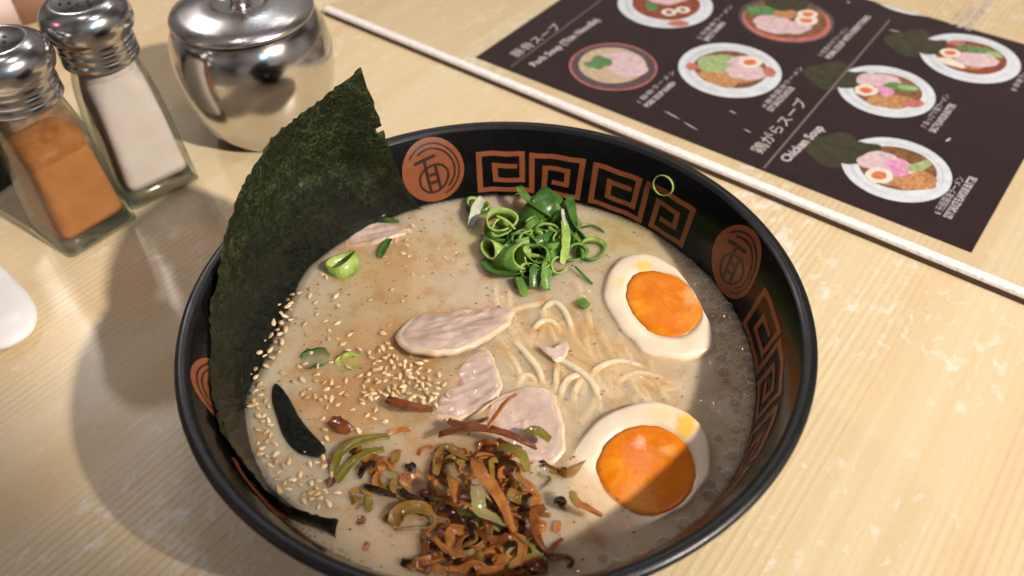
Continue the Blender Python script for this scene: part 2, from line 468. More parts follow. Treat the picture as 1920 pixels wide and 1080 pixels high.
top_px = [((678, 126), .1150), ((640, 158), .110), ((600, 187), .105), ((552, 222), .1015), ((510, 257), .0995), ((478, 312), .095), ((455, 352), .091), ((430, 415), .0855), ((412, 475), .079), ((404, 525), .0735), ((396, 580), .0690), ((392, 640), .0650), ((391, 700), .0640), ((405, 775), .0650), ((428, 828), .0640), ((466, 882), .0620), ((520, 932), .0580), ((575, 962), .0535), ((634, 976), .0490)]
bot_px = [(800, 392), (760, 394), (715, 402), (670, 420), (632, 448), (604, 485), (578, 525), (556, 570), (540, 615), (524, 655), (503, 695), (482, 735), (470, 780), (474, 820), (490, 862), (515, 903), (548, 938), (590, 975), (628, 1012)]
NC, NRW = 150, 44
topc = spline([at(*p, z) for p, z in top_px], NC)
botc = spline([soup_at(*p, -0.0012) for p in bot_px], NC)
v_, f_ = [], []
for i in range(NC):
    s = i / (NC - 1)
    for j in range(NRW):
        t = j / (NRW - 1)
        pa, pb = botc[i].lerp(topc[i], t ** 0.72), botc[i].lerp(topc[i], t ** 1.35)
        p = Vector((pa.x, pa.y, pb.z))
        # leans on the wall: belly towards the wall in the lower half
        rad = Vector((p.x, p.y, 0)); rr = rad.length
        bulge = math.sin(math.pi * t) * (0.0035 * (1 - s) + 0.0012)
        if s > 0.02: p += rad / rr * bulge * min(1, s * 6)
        wob = noise.noise((p.x * 45, p.y * 45, p.z * 45)) * 0.0014 + noise.noise((p.x * 140, p.y * 140, p.z * 140)) * 0.0008 + noise.noise((p.x * 420, p.y * 420, p.z * 420)) * 0.0003
        p += rad / rr * wob * (0.4 + 0.6 * t)
        rr2 = math.hypot(p.x, p.y)
        lim = (wall_r(min(p.z, 0.0716)) if p.z < 0.0722 else 1.0) - 0.0009
        if rr2 > lim: p.x *= lim / rr2; p.y *= lim / rr2
        if j == NRW - 1:
            p += Vector((random.uniform(-1, 1), random.uniform(-1, 1), random.uniform(-1, 1))) * 0.0004 + Vector((0, 0, noise.noise((s * 60, 3, 0)) * 0.0009))
        if i == 0: p += Vector((random.uniform(-1, 1), random.uniform(-1, 1), 0)) * 0.0004
        v_.append(p)
for i in range(NC - 1):
    for j in range(NRW - 1):
        if i <= 1 and abs(j - 30) < 1: continue          # a small tear in the end edge
        a = i * NRW + j
        f_.append((a, a + NRW, a + NRW + 1, a + 1))
nori = build('nori_sheet', v_, f_, M_NORI)
sm = nori.modifiers.new('thickness', 'SOLIDIFY'); sm.thickness = 0.00018; sm.offset = 0
tag(nori, 'large dark green nori sheet standing up against the left side of the bowl', 'seaweed')
# the second sheet, its folded tip breaking the broth
tip = [(516, 716), (540, 742), (562, 782), (588, 815), (612, 842), (596, 858), (560, 850), (533, 822), (517, 780), (508, 742)]
cx_, cy_ = 552, 792
v_, f_ = [], []
ring = spline([soup_at(x, y, 0.0) for x, y in tip], 48, True)
cen = sum(ring, Vector()) / 48
LV = [(1.0, -0.0010), (0.97, 0.0000), (0.86, 0.0008), (0.6, 0.0012), (0.3, 0.0013)]
for s, h in LV:
    for p in ring:
        q = cen.lerp(p, s); q.z = SOUP_Z + h + 0.0006 * noise.noise((q.x * 300, q.y * 300, 1)); v_.append(q)
v_.append(cen + Vector((0, 0, 0.0013)))
for i in range(len(LV) - 1):
    for k in range(48):
        k2 = (k + 1) % 48; f_.append((i * 48 + k, i * 48 + k2, (i + 1) * 48 + k2, (i + 1) * 48 + k))
for k in range(48): f_.append(((len(LV) - 1) * 48 + k, (len(LV) - 1) * 48 + (k + 1) % 48, len(v_) - 1))
nf = build('nori_fold', v_, f_, mat_nori('nori_wet', True))
tag(nf, 'small black pointed fold of wet nori poking out of the broth among sesame', 'seaweed')

# ================================================================== eggs
def mat_white(stains):
    M = Mat('egg_white'); v = M.coord()
    f = M.noise(v, 90, 4)
    c = M.ramp(f, [(0.3, (0.73, 0.60, 0.44)), (0.7, (0.80, 0.69, 0.54))])
    bl = M.noise(v, 300, 4, 0.65)
    for p, rad, col in stains:
        d = M.n.new('ShaderNodeVectorMath'); d.operation = 'DISTANCE'; M.link(v, d.inputs[0]); d.inputs[1].default_value = p
        g = M.math('ADD', M.math('DIVIDE', d.outputs['Value'], rad), M.math('MULTIPLY', M.math('SUBTRACT', M.math('ADD', bl, M.math('MULTIPLY', M.math('SUBTRACT', f, 0.5), 1.5)), 0.5), 2.0))
        c = M.mix(M.ramp(g, [(0.2, (0.85,) * 3), (1.05, (0, 0, 0))]), c, col)
    M.principled(c, 0.28, M.bump(M.noise(v, 260, 3), 0.12, 0.0006), Subsurface_Weight=0.35, Subsurface_Radius=(0.005, 0.003, 0.0018), Subsurface_Scale=1.0)
    return M.m
def mat_yolk(name, soft, yellow):
    M = Mat(name); v = M.coord()
    f = M.noise(v, 130, 5, 0.6, 0.4)
    jam = M.noise(v, 85, 4, 0.6, 0.6)
    c = M.ramp(jam, [(0.32, (0.58, 0.135, 0.002)), (0.5, (0.67, 0.185, 0.003)), (0.68, (0.80, 0.32, 0.012))])
    c = M.mix(M.ramp(f, [(0.62, (0, 0, 0)), (0.78, (0.35, 0.35, 0.35))]), c, (0.78, 0.32, 0.05))
    bl = M.noise(v, 420, 4, 0.65)
    dc = M.n.new('ShaderNodeVectorMath'); dc.operation = 'DISTANCE'; M.link(v, dc.inputs[0]); dc.inputs[1].default_value = yellow
    c = M.mix(M.ramp(M.math('DIVIDE', dc.outputs['Value'], 0.017), [(0.55, (0, 0, 0)), (1.0, (0.7, 0.7, 0.7))]), c, (0.62, 0.160, 0.003))
    for (p, rad, col, amt) in soft:
        d = M.n.new('ShaderNodeVectorMath'); d.operation = 'DISTANCE'; M.link(v, d.inputs[0]); d.inputs[1].default_value = p
        g = M.math('ADD', M.math('DIVIDE', d.outputs['Value'], rad), M.math('MULTIPLY', M.math('SUBTRACT', M.math('ADD', bl, M.math('MULTIPLY', M.math('SUBTRACT', f, 0.5), 0.8)), 0.5), 1.5))
        c = M.mix(M.ramp(g, [(0.2, (amt * .6,) * 3), (1.05, (0, 0, 0))]), c, col)
    M.principled(c, 0.3, M.bump(M.math('ADD', f, M.math('MULTIPLY', bl, 0.5)), 0.12, 0.0005), Specular_IOR_Level=0.25, Subsurface_Weight=0.3, Subsurface_Radius=(0.004, 0.0015, 0.0004), Subsurface_Scale=1.0)
    return M.m
def egg(label, outline, yolk_px, z_face, tilt_px, soft, smear):
    """half egg, cut face up; outline traced on the cut face"""
    N = 80
    c0 = at(sum(p[0] for p in outline) / len(outline), sum(p[1] for p in outline) / len(outline), z_face)
    tx, ty = tilt_px
    def zf(p): return z_face + (p.x - c0.x) * tx + (p.y - c0.y) * ty
    def place(px, py):
        p = at(px, py, z_face)
        for _ in range(4): p = at(px, py, zf(p))
        return p
    rim = spline([place(*p) for p in outline], N, True)
    yk = spline([place(*p) for p in yolk_px], N, True)
    yc = sum(yk, Vector()) / N; cen = sum(rim, Vector()) / N
    yk = [p + (p - yc).normalized() * (0.0004 * noise.noise(p * 260) + 0.0003 * noise.noise(p * 700)) for p in yk]
    rim = [p + (p - cen).normalized() * (0.0009 * noise.noise(p * 130) + 0.0003 * noise.noise(p * 400)) for p in rim]
    # match the start angles of the two loops
    def ang(p, c): return math.atan2(p.y - c.y, p.x - c.x)
    def aligned(loop, c):
        if sum((loop[i].x - c.x) * (loop[(i + 1) % N].y - c.y) - (loop[(i + 1) % N].x - c.x) * (loop[i].y - c.y) for i in range(N)) < 0: loop = loop[::-1]
        k = min(range(N), key=lambda i: abs(ang(loop[i], c))); return loop[k:] + loop[:k]
    rim, yk = aligned(rim, cen), aligned(yk, yc)
    ysm = [sum((yk[(i + q) % N] for q in range(-6, 7)), Vector()) / 13 for i in range(N)]
    root = empty('egg_half', (cen.x, cen.y, SOUP_Z - 0.02)); tag(root, label, 'egg', 'halved soft-boiled eggs in the soup')
    O = root.location
    rows = []
    rows.append([p + Vector((0, 0, -0.0012)) for p in yk])
    for t, dz in ((0.03, 0.0), (0.25, 0.0003), (0.55, 0.0003), (0.80, 0.0001), (0.93, -0.0003), (0.985, -0.0009)):
        rows.append([yk[i].lerp(rim[i], t) + Vector((0, 0, dz + 0.0003 * noise.noise((yk[i].lerp(rim[i], t) * 160)))) for i in range(N)])
    for s, dz in ((1.012, -0.0022), (1.02, -0.0045), (0.99, -0.009), (0.86, -0.015), (0.6, -0.0195), (0.25, -0.0215)):
        rows.append([Vector((cen.x + (p.x - cen.x) * s, cen.y + (p.y - cen.y) * s, p.z + dz)) for p in rim])
    v, f = [], []
    for row in rows: v += [p - O for p in row]
    for i in range(len(rows) - 1):
        for k in range(N):
            k2 = (k + 1) % N; f.append((i * N + k, (i + 1) * N + k, (i + 1) * N + k2, i * N + k2))
    f.append(tuple((len(rows) - 1) * N + k for k in range(N)))
    build('egg_white', v, f, mat_white([(tuple(place(*q) - O), rr, cc) for q, rr, cc in smear]), root)
    v, f = [], []
    prof = [(1.03, -0.0008), (1.0, 0.0001), (0.94, 0.0003), (0.8, 0.0004), (0.6, 0.0003), (0.4, 0.0001), (0.2, 0.0)]
    for s, dz in prof:
        for p, pq in zip(yk, ysm):
            q = yc.lerp(p if s >= 1.0 else pq, s); v.append(q + Vector((0, 0, dz + 0.0003 * noise.noise(q * 120))) - O)
    v.append(yc - O)
    for i in range(len(prof) - 1):
        for k in range(N):
            k2 = (k + 1) % N; f.append((i * N + k, i * N + k2, (i + 1) * N + k2, (i + 1) * N + k))
    for k in range(N): f.append(((len(prof) - 1) * N + k, (len(prof) - 1) * N + (k + 1) % N, len(v) - 1))
    sf = [(tuple(place(*p) - O), rad, col, amt) for p, rad, col, amt in soft]
    build('yolk', v, f, mat_yolk('egg_yolk', sf, tuple(yc - O)), root)
    return root
egg('halved soft-boiled egg nearer the scallions, clear orange yolk torn at its right edge',
    [(1130, 545), (1142, 505), (1170, 480), (1200, 472), (1235, 480), (1268, 502), (1295, 545), (1318, 582), (1336, 618), (1330, 655), (1295, 667), (1255, 668), (1215, 662), (1180, 632), (1150, 600), (1136, 572)],
    [(1174, 548), (1185, 520), (1212, 508), (1248, 512), (1280, 528), (1302, 550), (1316, 582), (1306, 610), (1282, 626), (1248, 631), (1216, 618), (1192, 594), (1178, 570)],
    0.0450, (0.06, 0.05), [((1300, 560), 0.006, (0.80, 0.50, 0.22), 0.9), ((1290, 600), 0.006, (0.85, 0.42, 0.08), 0.6)], [((1208, 500), 0.0042, (0.80, 0.52, 0.10)), ((1160, 530), 0.004, (0.78, 0.60, 0.30))])
egg('larger halved soft-boiled egg at the front of the bowl with pinkish runny yolk centre',
    [(1058, 885), (1075, 840), (1105, 800), (1140, 775), (1180, 758), (1215, 748), (1255, 755), (1290, 770), (1315, 795), (1330, 835), (1328, 885), (1305, 930), (1265, 962), (1215, 988), (1160, 1002), (1110, 992), (1075, 950)],
    [(1120, 870), (1135, 835), (1160, 812), (1195, 798), (1235, 800), (1270, 818), (1295, 850), (1303, 890), (1292, 930), (1262, 955), (1225, 967), (1185, 958), (1150, 935), (1128, 905)],
    0.0448, (0.10, 0.10), [((1205, 860), 0.0085, (0.72, 0.26, 0.13), 0.85), ((1200, 830), 0.003, (0.9, 0.62, 0.5), 0.9), ((1195, 925), 0.0085, (0.85, 0.42, 0.14), 0.7), ((1250, 845), 0.0035, (0.85, 0.55, 0.2), 0.7)],
    [((1290, 803), 0.0052, (0.82, 0.47, 0.03)), ((1230, 778), 0.005, (0.80, 0.62, 0.34))])

# ================================================================== sliced pork / chicken
def mat_meat():
    M = Mat('sliced_meat'); v = M.coord()
    w = M.noise(v, 85, 5, 0.6, 1.5)
    g = M.noise(M.coord('Object', scale=(1, 3.5, 1)), 130, 4, 0.6, 0.5)
    c = M.ramp(w, [(0.3, (0.53, 0.38, 0.315)), (0.5, (0.585, 0.43, 0.36)), (0.7, (0.63, 0.48, 0.41))])
    c = M.mix(M.ramp(g, [(0.58, (0, 0, 0)), (0.72, (0.3, 0.3, 0.3))]), c, (0.50, 0.34, 0.29))
    M.principled(c, 0.2, M.bump(M.math('ADD', w, M.math('MULTIPLY', g, 0.5)), 0.4, 0.0010), Coat_Weight=0.6, Coat_Roughness=0.08, Subsurface_Weight=0.4, Subsurface_Radius=(0.004, 0.0018, 0.0012), Subsurface_Scale=1.0)
    return M.m
def mat_fat():
    M = Mat('meat_fat_edge'); v = M.coord()
    w = M.noise(v, 150, 5, 0.6, 0.6)
    c = M.ramp(w, [(0.3, (0.60, 0.40, 0.26)), (0.6, (0.69, 0.53, 0.40))])
    M.principled(c, 0.25, M.bump(w, 0.4, 0.0006), Subsurface_Weight=0.3, Subsurface_Radius=(0.004, 0.002, 0.001), Subsurface_Scale=1.0)
    return M.m
M_MEAT, M_FAT = mat_meat(), mat_fat()
def slab(name, outline, zc, tilt, thick, label, group, fat=(0.0, 0.0), mats=None, cat='meat'):
    """an irregular slice: face with a soft rim, side wall running down into the broth"""
    N = 72
    c0 = at(sum(p[0] for p in outline) / len(outline), sum(p[1] for p in outline) / len(outline), zc)
    def place(px, py):
        p = at(px, py, zc)
        for _ in range(4): p = at(px, py, zc + (p.x - c0.x) * tilt[0] + (p.y - c0.y) * tilt[1])
        return p
    rim = spline([place(*p) for p in outline], N, True); cen = sum(rim, Vector()) / N
    rim = [p + (p - cen).normalized() * (0.0009 * noise.noise(p * 210) + 0.0005 * noise.noise(p * 520)) for p in rim]
    O = Vector((cen.x, cen.y, cen.z - thick))
    root = empty(name, O); tag(root, label, cat, group)
    def rows_to(rows, nm, mt, cap_c=None):
        v, f = [], []
        for row in rows: v += [p - O for p in row]
        for i in range(len(rows) - 1):
            for k in range(N):
                k2 = (k + 1) % N; f.append((i * N + k, i * N + k2, (i + 1) * N + k2, (i + 1) * N + k))
        if cap_c is not None:
            v.append(cap_c - O); L = (len(rows) - 1) * N
            for k in range(N): f.append((L + k, L + (k + 1) % N, len(v) - 1))
        build(nm, v, f, mt, root)
    def nzv(p, s=1.0): return Vector((0, 0, s * (0.0010 * noise.noise(p * 95) + 0.0004 * noise.noise(p * 330) + 0.00045 * noise.noise((p.x * 110 + p.y * 60, p.y * 420 - p.x * 150, 2.0)))))
    face = [[cen.lerp(p, s) + Vector((0, 0, dz)) + nzv(cen.lerp(p, s)) for p in rim] for s, dz in [(0.90 - 0.06 * q, 0.0002 if q else -0.0001) for q in range(15)]]
    rows_to(face, 'meat_face', M_MEAT, cen)
    side = []
    for s, dz in ((0.99, -thick), (1.015, -thick * 0.6), (1.02, -thick * 0.3), (1.0, -0.0006), (0.96, 0.0), (0.90, -0.0001)):
        side.append([cen.lerp(p, s) + Vector((0, 0, dz)) + nzv(cen.lerp(p, s)) for p in rim])
    rows_to(side, 'fat_edge', M_FAT)
    return root
G_MEAT = 'slices of meat in the soup'
slab('meat_slice', [(742, 634), (757, 606), (790, 584), (840, 568), (890, 556), (930, 545), (958, 548), (964, 572), (955, 600), (930, 620), (895, 640), (850, 656), (805, 660), (765, 652)], 0.0442, (0.03, -0.24), 0.003, 'long pink meat slice with creamy fat edge, farthest of the three in mid bowl', G_MEAT)
slab('meat_slice', [(880, 660), (908, 648), (925, 675), (938, 705), (938, 728), (915, 755), (880, 775), (840, 785), (808, 780), (815, 755), (835, 725), (855, 690)], 0.0441, (0.19, -0.08), 0.003, 'folded pink meat slice between the sesame patch and the noodles', G_MEAT)
slab('meat_slice', [(925, 748), (955, 732), (1000, 724), (1035, 735), (1050, 770), (1060, 810), (1055, 845), (1030, 868), (985, 872), (945, 850), (922, 810), (915, 775)], 0.0437, (0.09, 0.07), 0.003, 'smooth pale meat slice lying just behind the fried onion heap', G_MEAT)
slab('meat_slice', [(648, 462), (655, 440), (680, 424), (715, 416), (755, 420), (770, 432), (735, 446), (690, 458)], 0.0432, (0.02, 0.03), 0.003, 'pale meat slice mostly sunk in broth beside the nori', G_MEAT)
slab('meat_slice', [(640, 975), (665, 950), (720, 955), (770, 965), (800, 1000), (770, 1040), (720, 1055), (670, 1030)], 0.0412, (0.0, 0.0), 0.002, 'mauve meat slice sunk under broth at the front end of the nori', G_MEAT)
slab('meat_scrap', [(1010, 648), (1035, 652), (1055, 640), (1064, 642), (1062, 660), (1045, 674), (1030, 668)], 0.0448, (0, 0), 0.002, 'small pink scrap of meat lying on the noodles', G_MEAT)

# ================================================================== noodles
def mat_noodle():
    M = Mat('noodle'); v = M.coord()
    f = M.noise(v, 120, 3)
    c = M.ramp(f, [(0.3, (0.60, 0.49, 0.32)), (0.7, (0.68, 0.57, 0.40))])
    M.principled(c, 0.22, M.bump(M.noise(v, 500, 2), 0.1, 0.0004)); return M.m
M_NOODLE = mat_noodle()
NOOD = [
    ([(1012, 640, -1.6), (1019, 610, -.3), (1020, 582, .4), (1036, 567, .8), (1052, 576, .8), (1064, 596, .5), (1072, 620, .1), (1080, 650, -1.4)], 'noodle looping into an arch nearest the scallions'),
    ([(996, 640, -1.5), (1002, 618, .1), (1014, 604, .5), (1030, 602, .5), (1044, 612, .1), (1050, 630, -1.4)], 'short noodle arch inside the larger arch'),
    ([(948, 632, -1.5), (962, 640, .1), (978, 655, .6), (994, 673, .7), (1008, 692, .5), (1016, 714, .1), (1018, 735, -1.4)], 'noodle slanting down beside the folded meat slice'),
    ([(1000, 640, -1.6), (1012, 650, -.2), (1035, 668, .4), (1060, 680, .7), (1088, 697, .8), (1108, 716, .6), (1120, 742, .2), (1124, 775, -1.4)], 'long noodle running under the small meat scrap towards the front egg'),
    ([(1048, 670, -1.3), (1043, 695, .1), (1042, 720, .2), (1040, 745, -1.4)], 'short upright noodle below the meat scrap'),
    ([(1046, 760, -1.4), (1052, 735, .1), (1062, 714, .4), (1082, 704, .3), (1096, 712, -1)], 'noodle curling up behind the pale meat slice'),
    ([(1090, 745, -1.5), (1104, 708, .0), (1128, 686, .6), (1160, 678, .5), (1196, 686, .2), (1222, 702, -1.4)], 'glistening noodle crossing towards the space between the eggs'),
    ([(920, 606, -1.6), (945, 588, -.2), (975, 577, .1), (1005, 571, .1), (1030, 566, -1.2)], 'pale noodle lying flat behind the arch'),
    ([(968, 740, -1.5), (974, 716, .0), (986, 704, .2), (1000, 712, .0), (1004, 728, -1.4)], 'small noodle bend touching the pale meat slice'),
    ([(1078, 770, -1.5), (1076, 740, .0), (1086, 716, .2), (1100, 706, -1.0)], 'noodle rising at the left of the front egg'),
    ([(1150, 735, -1.5), (1162, 712, -.2), (1190, 700, .1), (1228, 706, .0), (1262, 722, -1.4)], 'faint noodle just behind the front egg'),
    ([(930, 660, -1.4), (950, 664, -.1), (966, 684, .2), (976, 706, .0), (980, 730, -1.4)], 'noodle half sunk along the edge of the folded meat slice'),
    ([(1085, 600, -1.5), (1096, 622, -.4), (1100, 650, -.2), (1112, 676, -1.4)], 'noodle half sunk at the left of the far egg'),
]
nr = random.Random(5)
for k in range(30):
    x, y = nr.uniform(940, 1230), nr.uniform(575, 745)
    if x > 1100: y = nr.uniform(672, 735)
    a = nr.uniform(.3, 1.6); L = nr.uniform(40, 85); b = nr.uniform(-.6, .6)
    NOOD.append(([(x + math.cos(a) * L * t - math.sin(a) * b * L * t * t, y + math.sin(a) * L * t + math.cos(a) * b * L * t * t, -.75 + nr.uniform(-.25, .55) - 1.1 * t ** 4) for t in (-1, -.5, 0, .5, 1)], 'noodle just under the broth between the meat slices and the eggs'))
for pts, lab in NOOD:
    P = [soup_at(x, y, h * 0.0009 - 0.0011) for x, y, h in pts]
    v_, f_ = ribbon(P, 0.0030, 0.0020, n=30, taper=0.95, sides=10)
    tag(build('noodle', v_, f_, M_NOODLE), lab, 'noodle', 'noodles showing above the broth')

# ================================================================== scallions
def mat_scallion(name, dark, light, tr=0.25):
    M = Mat(name); v = M.coord()
    st = M.noise(M.coord('Object', scale=(1, 1, 0.2)), 900, 3)
    f = M.noise(v, 170, 3)
    c = M.ramp(f, [(0.32, dark), (0.68, light)])
    c = M.mix(M.ramp(st, [(0.5, (0, 0, 0)), (0.75, (0.35, 0.35, 0.35))]), c, tuple(min(1, x * 1.8) for x in light))
    p = M.principled(c, 0.28, M.bump(st, 0.35, 0.0004), final=False)
    t = M.n.new('ShaderNodeBsdfTranslucent'); M.link(c, t.inputs[0])
    M.surf(M.mixs(tr, p, t.outputs[0])); return M.m
SC_D = mat_scallion('scallion_dark', (0.034, 0.100, 0.017), (0.085, 0.205, 0.038))
SC_M = mat_scallion('scallion_mid', (0.085, 0.195, 0.028), (0.19, 0.36, 0.065))
SC_L = mat_scallion('scallion_light', (0.26, 0.42, 0.06), (0.48, 0.60, 0.18))
SC_W = mat_scallion('scallion_white', (0.46, 0.48, 0.34), (0.68, 0.68, 0.54))
def sc_ring(px, py, h, r, length, tilt, mat, label, squash=0.85, arc=360, wall=0.0005, inner=None):
    wall = 0.0009; r *= 1.1; squash *= 0.85; length *= 1.25
    """slice of hollow leaf: thin tube, tilt=(x,y) of its axis, arc<360 = split open"""
    N = 28; vs_, fs = [], []
    closed = arc >= 359
    cols = N if closed else N + 1
    for lvl in range(2):
        for rad in (r, r - wall):
            for k in range(cols):
                t = R_(arc) * k / N + 0.3
                w = 1 + 0.07 * math.sin(3 * t + px)
                z = (lvl - 0.5) * length + 0.0005 * math.sin(2 * t + py)
                vs_.append(Vector((rad * w * math.cos(t), rad * w * squash * math.sin(t), z)))
    A, B, Cc, D = 0, cols, 2 * cols, 3 * cols
    rng = range(N)
    for k in rng:
        k2 = (k + 1) % cols
        fs += [(A + k, A + k2, Cc + k2, Cc + k), (B + k2, B + k, D + k, D + k2), (Cc + k, Cc + k2, D + k2, D + k), (A + k2, A + k, B + k, B + k2)]
    fm = [0, 1, 2, 2] * N
    if not closed:
        fs += [(A, Cc, D, B), (A + N, B + N, D + N, Cc + N)]; fm += [2, 2]
    mt = [mat, inner if inner and inner is not SC_M else SC_L, SC_L if int(px + py) % 3 else SC_M]
    
    o = build('scallion_slice', vs_, fs, mt, fmat=fm)
    o.location = soup_at(px, py, h)
    axis = Vector((tilt[0], tilt[1], 1)).normalized()
    o.rotation_mode = 'QUATERNION'; o.rotation_quaternion = axis.to_track_quat('Z', 'Y')
    return tag(o, label, 'scallion', 'chopped scallion on the soup')
def sc_strip(pts, width, mat, label, twist=0.6, roll=0.3, thick=0.0006):
    P = [soup_at(x, y, h) for x, y, h in pts]
    v, f = ribbon(P, width, thick, n=16, twist=twist, taper=0.6, roll=roll, curl=0.2, rag=0.25, sides=10)
    return tag(build('scallion_strip', v, f, mat), label, 'scallion', 'chopped scallion on the soup')
HEAP = ' in the scallion heap'
sc_ring(938, 420, .0045, .0062, .0075, (.15, -.45), SC_D, 'broad dark green scallion ring at the left' + HEAP, .9, inner=SC_M)
sc_ring(934, 432, .0030, .0045, .006, (.5, -.5), SC_M, 'scallion ring nested under the broad dark ring' + HEAP)
sc_ring(1025, 436, .0050, .0046, .0040, (.1, -1.5), SC_L, 'thin upright scallion ring showing its dark hole' + HEAP, 1.0, inner=SC_D)
sc_ring(927, 470, .0032, .0050, .0060, (-.9, -.5), SC_L, 'yellow-green domed scallion slice at the left front' + HEAP, .7, inner=SC_L)
sc_ring(962, 485, .0042, .0060, .0085, (1.3, -.55), SC_M, 'scallion ring lying on its side at the front' + HEAP, .85)
sc_ring(1010, 478, .0058, .0052, .0060, (-.4, -.6), SC_M, 'bright green scallion ring in the middle' + HEAP, .75)
sc_ring(1078, 473, .0030, .0046, .0035, (.7, -1.2), SC_M, 'thin scallion ring at the right' + HEAP, .8)
sc_ring(1108, 470, .0004, .0056, .0045, (.3, -.4), SC_D, 'dark scallion ring half sunk in broth right of the heap', .9)
sc_ring(1009, 392, .0052, .0056, .0150, (1.4, 1.0), SC_D, 'long dark curl of scallion at the back' + HEAP, .8, arc=250, inner=SC_M)
sc_ring(1040, 395, .0045, .0046, .0070, (.6, .3), SC_M, 'split scallion ring behind the upright ring' + HEAP, .7, arc=270)
sc_ring(982, 452, .0036, .0052, .0030, (.2, -.3), SC_D, 'thin dark scallion ring between larger rings' + HEAP, .9, inner=SC_D)
sc_ring(1050, 452, .0035, .0042, .0050, (.3, -.2), SC_D, 'small dark scallion ring under the light green strip' + HEAP, .8)
sc_ring(1000, 510, .0020, .0048, .0050, (-.3, -.8), SC_D, 'dark scallion ring half sunk at the front' + HEAP, .7)
sc_ring(1045, 498, .0030, .0046, .0060, (.5, -.7), SC_M, 'green scallion ring at the right front' + HEAP, .75, arc=280)
sc_ring(1065, 420, .0030, .0050, .0060, (.8, .2), SC_D, 'dark scallion ring at the back right' + HEAP, .75)
sc_ring(895, 390, -.0006, .0052, .0040, (.1, .1), SC_D, 'dark scallion ring under broth left of the heap', .9)
sc_ring(645, 500, .0006, .0062, .0058, (-.25, .25), SC_L, 'lone bright green scallion dome beside the nori', .85, inner=SC_M)
sc_strip([(570, 684, -.0016), (592, 676, -.0012), (614, 680, -.0016)], .0090, SC_D, 'dull green scallion piece sunk among the sesame by the nori', .2, 0)
sc_strip([(634, 692, -.0016), (655, 682, -.0010), (676, 684, -.0016)], .0085, SC_L, 'pale green scallion piece sunk among the sesame in mid bowl', .2, 0)
sc_strip([(905, 372, .003), (893, 388, .004), (888, 405, .003), (880, 425, .0)], .0042, SC_W, 'curved white scallion strip left of the heap', .5, .5)
sc_strip([(972, 350, .008), (985, 372, .008), (1008, 392, .008), (1032, 408, .006)], .0042, SC_M, 'green strip with pale edge at the back' + HEAP, .9, .4)
sc_strip([(1065, 368, .010), (1068, 395, .008), (1075, 425, .005), (1095, 452, .001)], .0060, SC_D, 'pointed dark leaf standing at the back right' + HEAP, .8, .9)
sc_strip([(1054, 392, .009), (1056, 408, .0085), (1060, 425, .008)], .0016, SC_W, 'short pale splinter at the back' + HEAP, .2)
sc_strip([(1057, 415, .008), (1060, 440, .008), (1058, 470, .0075), (1052, 495, .006)], .0038, SC_L, 'light green strip hanging over the right side' + HEAP, .5, .4)
sc_strip([(1040, 470, .006), (1028, 495, .006), (1022, 520, .004), (1024, 545, .001)], .0044, SC_M, 'bright green strip running down the front' + HEAP, .4, .3)
sc_strip([(1015, 490, .005), (1005, 510, .0045), (1000, 540, .001)], .0052, SC_D, 'dark green strip down the front' + HEAP, .5, .3)
sc_strip([(905, 488, .001), (930, 512, .002), (965, 515, .003), (995, 507, .003)], .0046, SC_D, 'dark flat leaf along the front left' + HEAP, .8, .3)
sc_strip([(972, 520, .002), (978, 538, .0015), (982, 556, .0)], .0042, SC_M, 'small pointed leaf tip below' + HEAP.replace(' in', ''), .3)
sc_strip([(1078, 500, .002), (1092, 515, .001), (1110, 533, .0002)], .0014, SC_D, 'thin dark sliver trailing right of the heap', .2)
sc_strip([(1090, 428, .0012), (1112, 424, .0006), (1132, 436, .0)], .0016, SC_D, 'thin dark sliver at the back right of the heap', .2)
sc_strip([(1086, 563, .0006), (1094, 571, .0008), (1102, 577, .0004)], .0040, SC_M, 'small lone green scrap between the noodles and the far egg', .1, 0)
sc_strip([(712, 484, .0), (720, 466, .0005), (732, 448, .0)], .0034, SC_D, 'small sunken green scrap behind the lone green dome', .2, 0)
sc_strip([(700, 405, .0006), (722, 412, .0006), (748, 416, .0)], .0026, SC_D, 'thin green scrap on the sunken meat by the nori', .2, 0)
sc_strip([(958, 440, .007), (985, 438, .0075), (1005, 452, .007), (1016, 472, .006)], .0018, SC_M, 'thin arched strip across the middle' + HEAP, .4, .4)
sc_strip([(1075, 440, .005), (1090, 460, .004), (1092, 485, .002)], .0020, SC_M, 'thin strip curving down the right side' + HEAP, .4, .4)
sc_strip([(930, 405, .0085), (950, 415, .0082), (965, 430, .0075)], .0018, SC_L, 'pale thin strip lying over the broad dark ring', .4, .4)
sr = random.Random(9)
for k in range(16):
    a, r = sr.uniform(0, 6.28), math.sqrt(sr.random())
    x, y = 1000 + 78 * r * math.cos(a), 455 + 50 * r * math.sin(a)
    h = .0035 * (1 - r) + sr.uniform(0, .002)
    if k % 2: sc_ring(x, y, h, sr.uniform(.0036, .0056), sr.uniform(.004, .008), (sr.uniform(-1, 1), sr.uniform(-1, .6)), sr.choice((SC_D, SC_D, SC_M)), 'scallion ring tucked deep inside the scallion heap', sr.uniform(.6, .95), sr.choice((360, 250, 200)))
    else:
        L = sr.uniform(14, 26); b = sr.uniform(-.5, .5)
        sc_strip([(x + math.cos(a * 3) * L * t - math.sin(a * 3) * b * L * t * t, y + math.sin(a * 3) * L * t * .8, h + .002 - .0015 * t * t) for t in (-1, -.3, .4, 1)], sr.uniform(.0028, .0055), sr.choice((SC_D, SC_M, SC_M)), 'green scallion strip tucked inside the scallion heap', sr.uniform(-1.5, 1.5), sr.uniform(-1, 1))
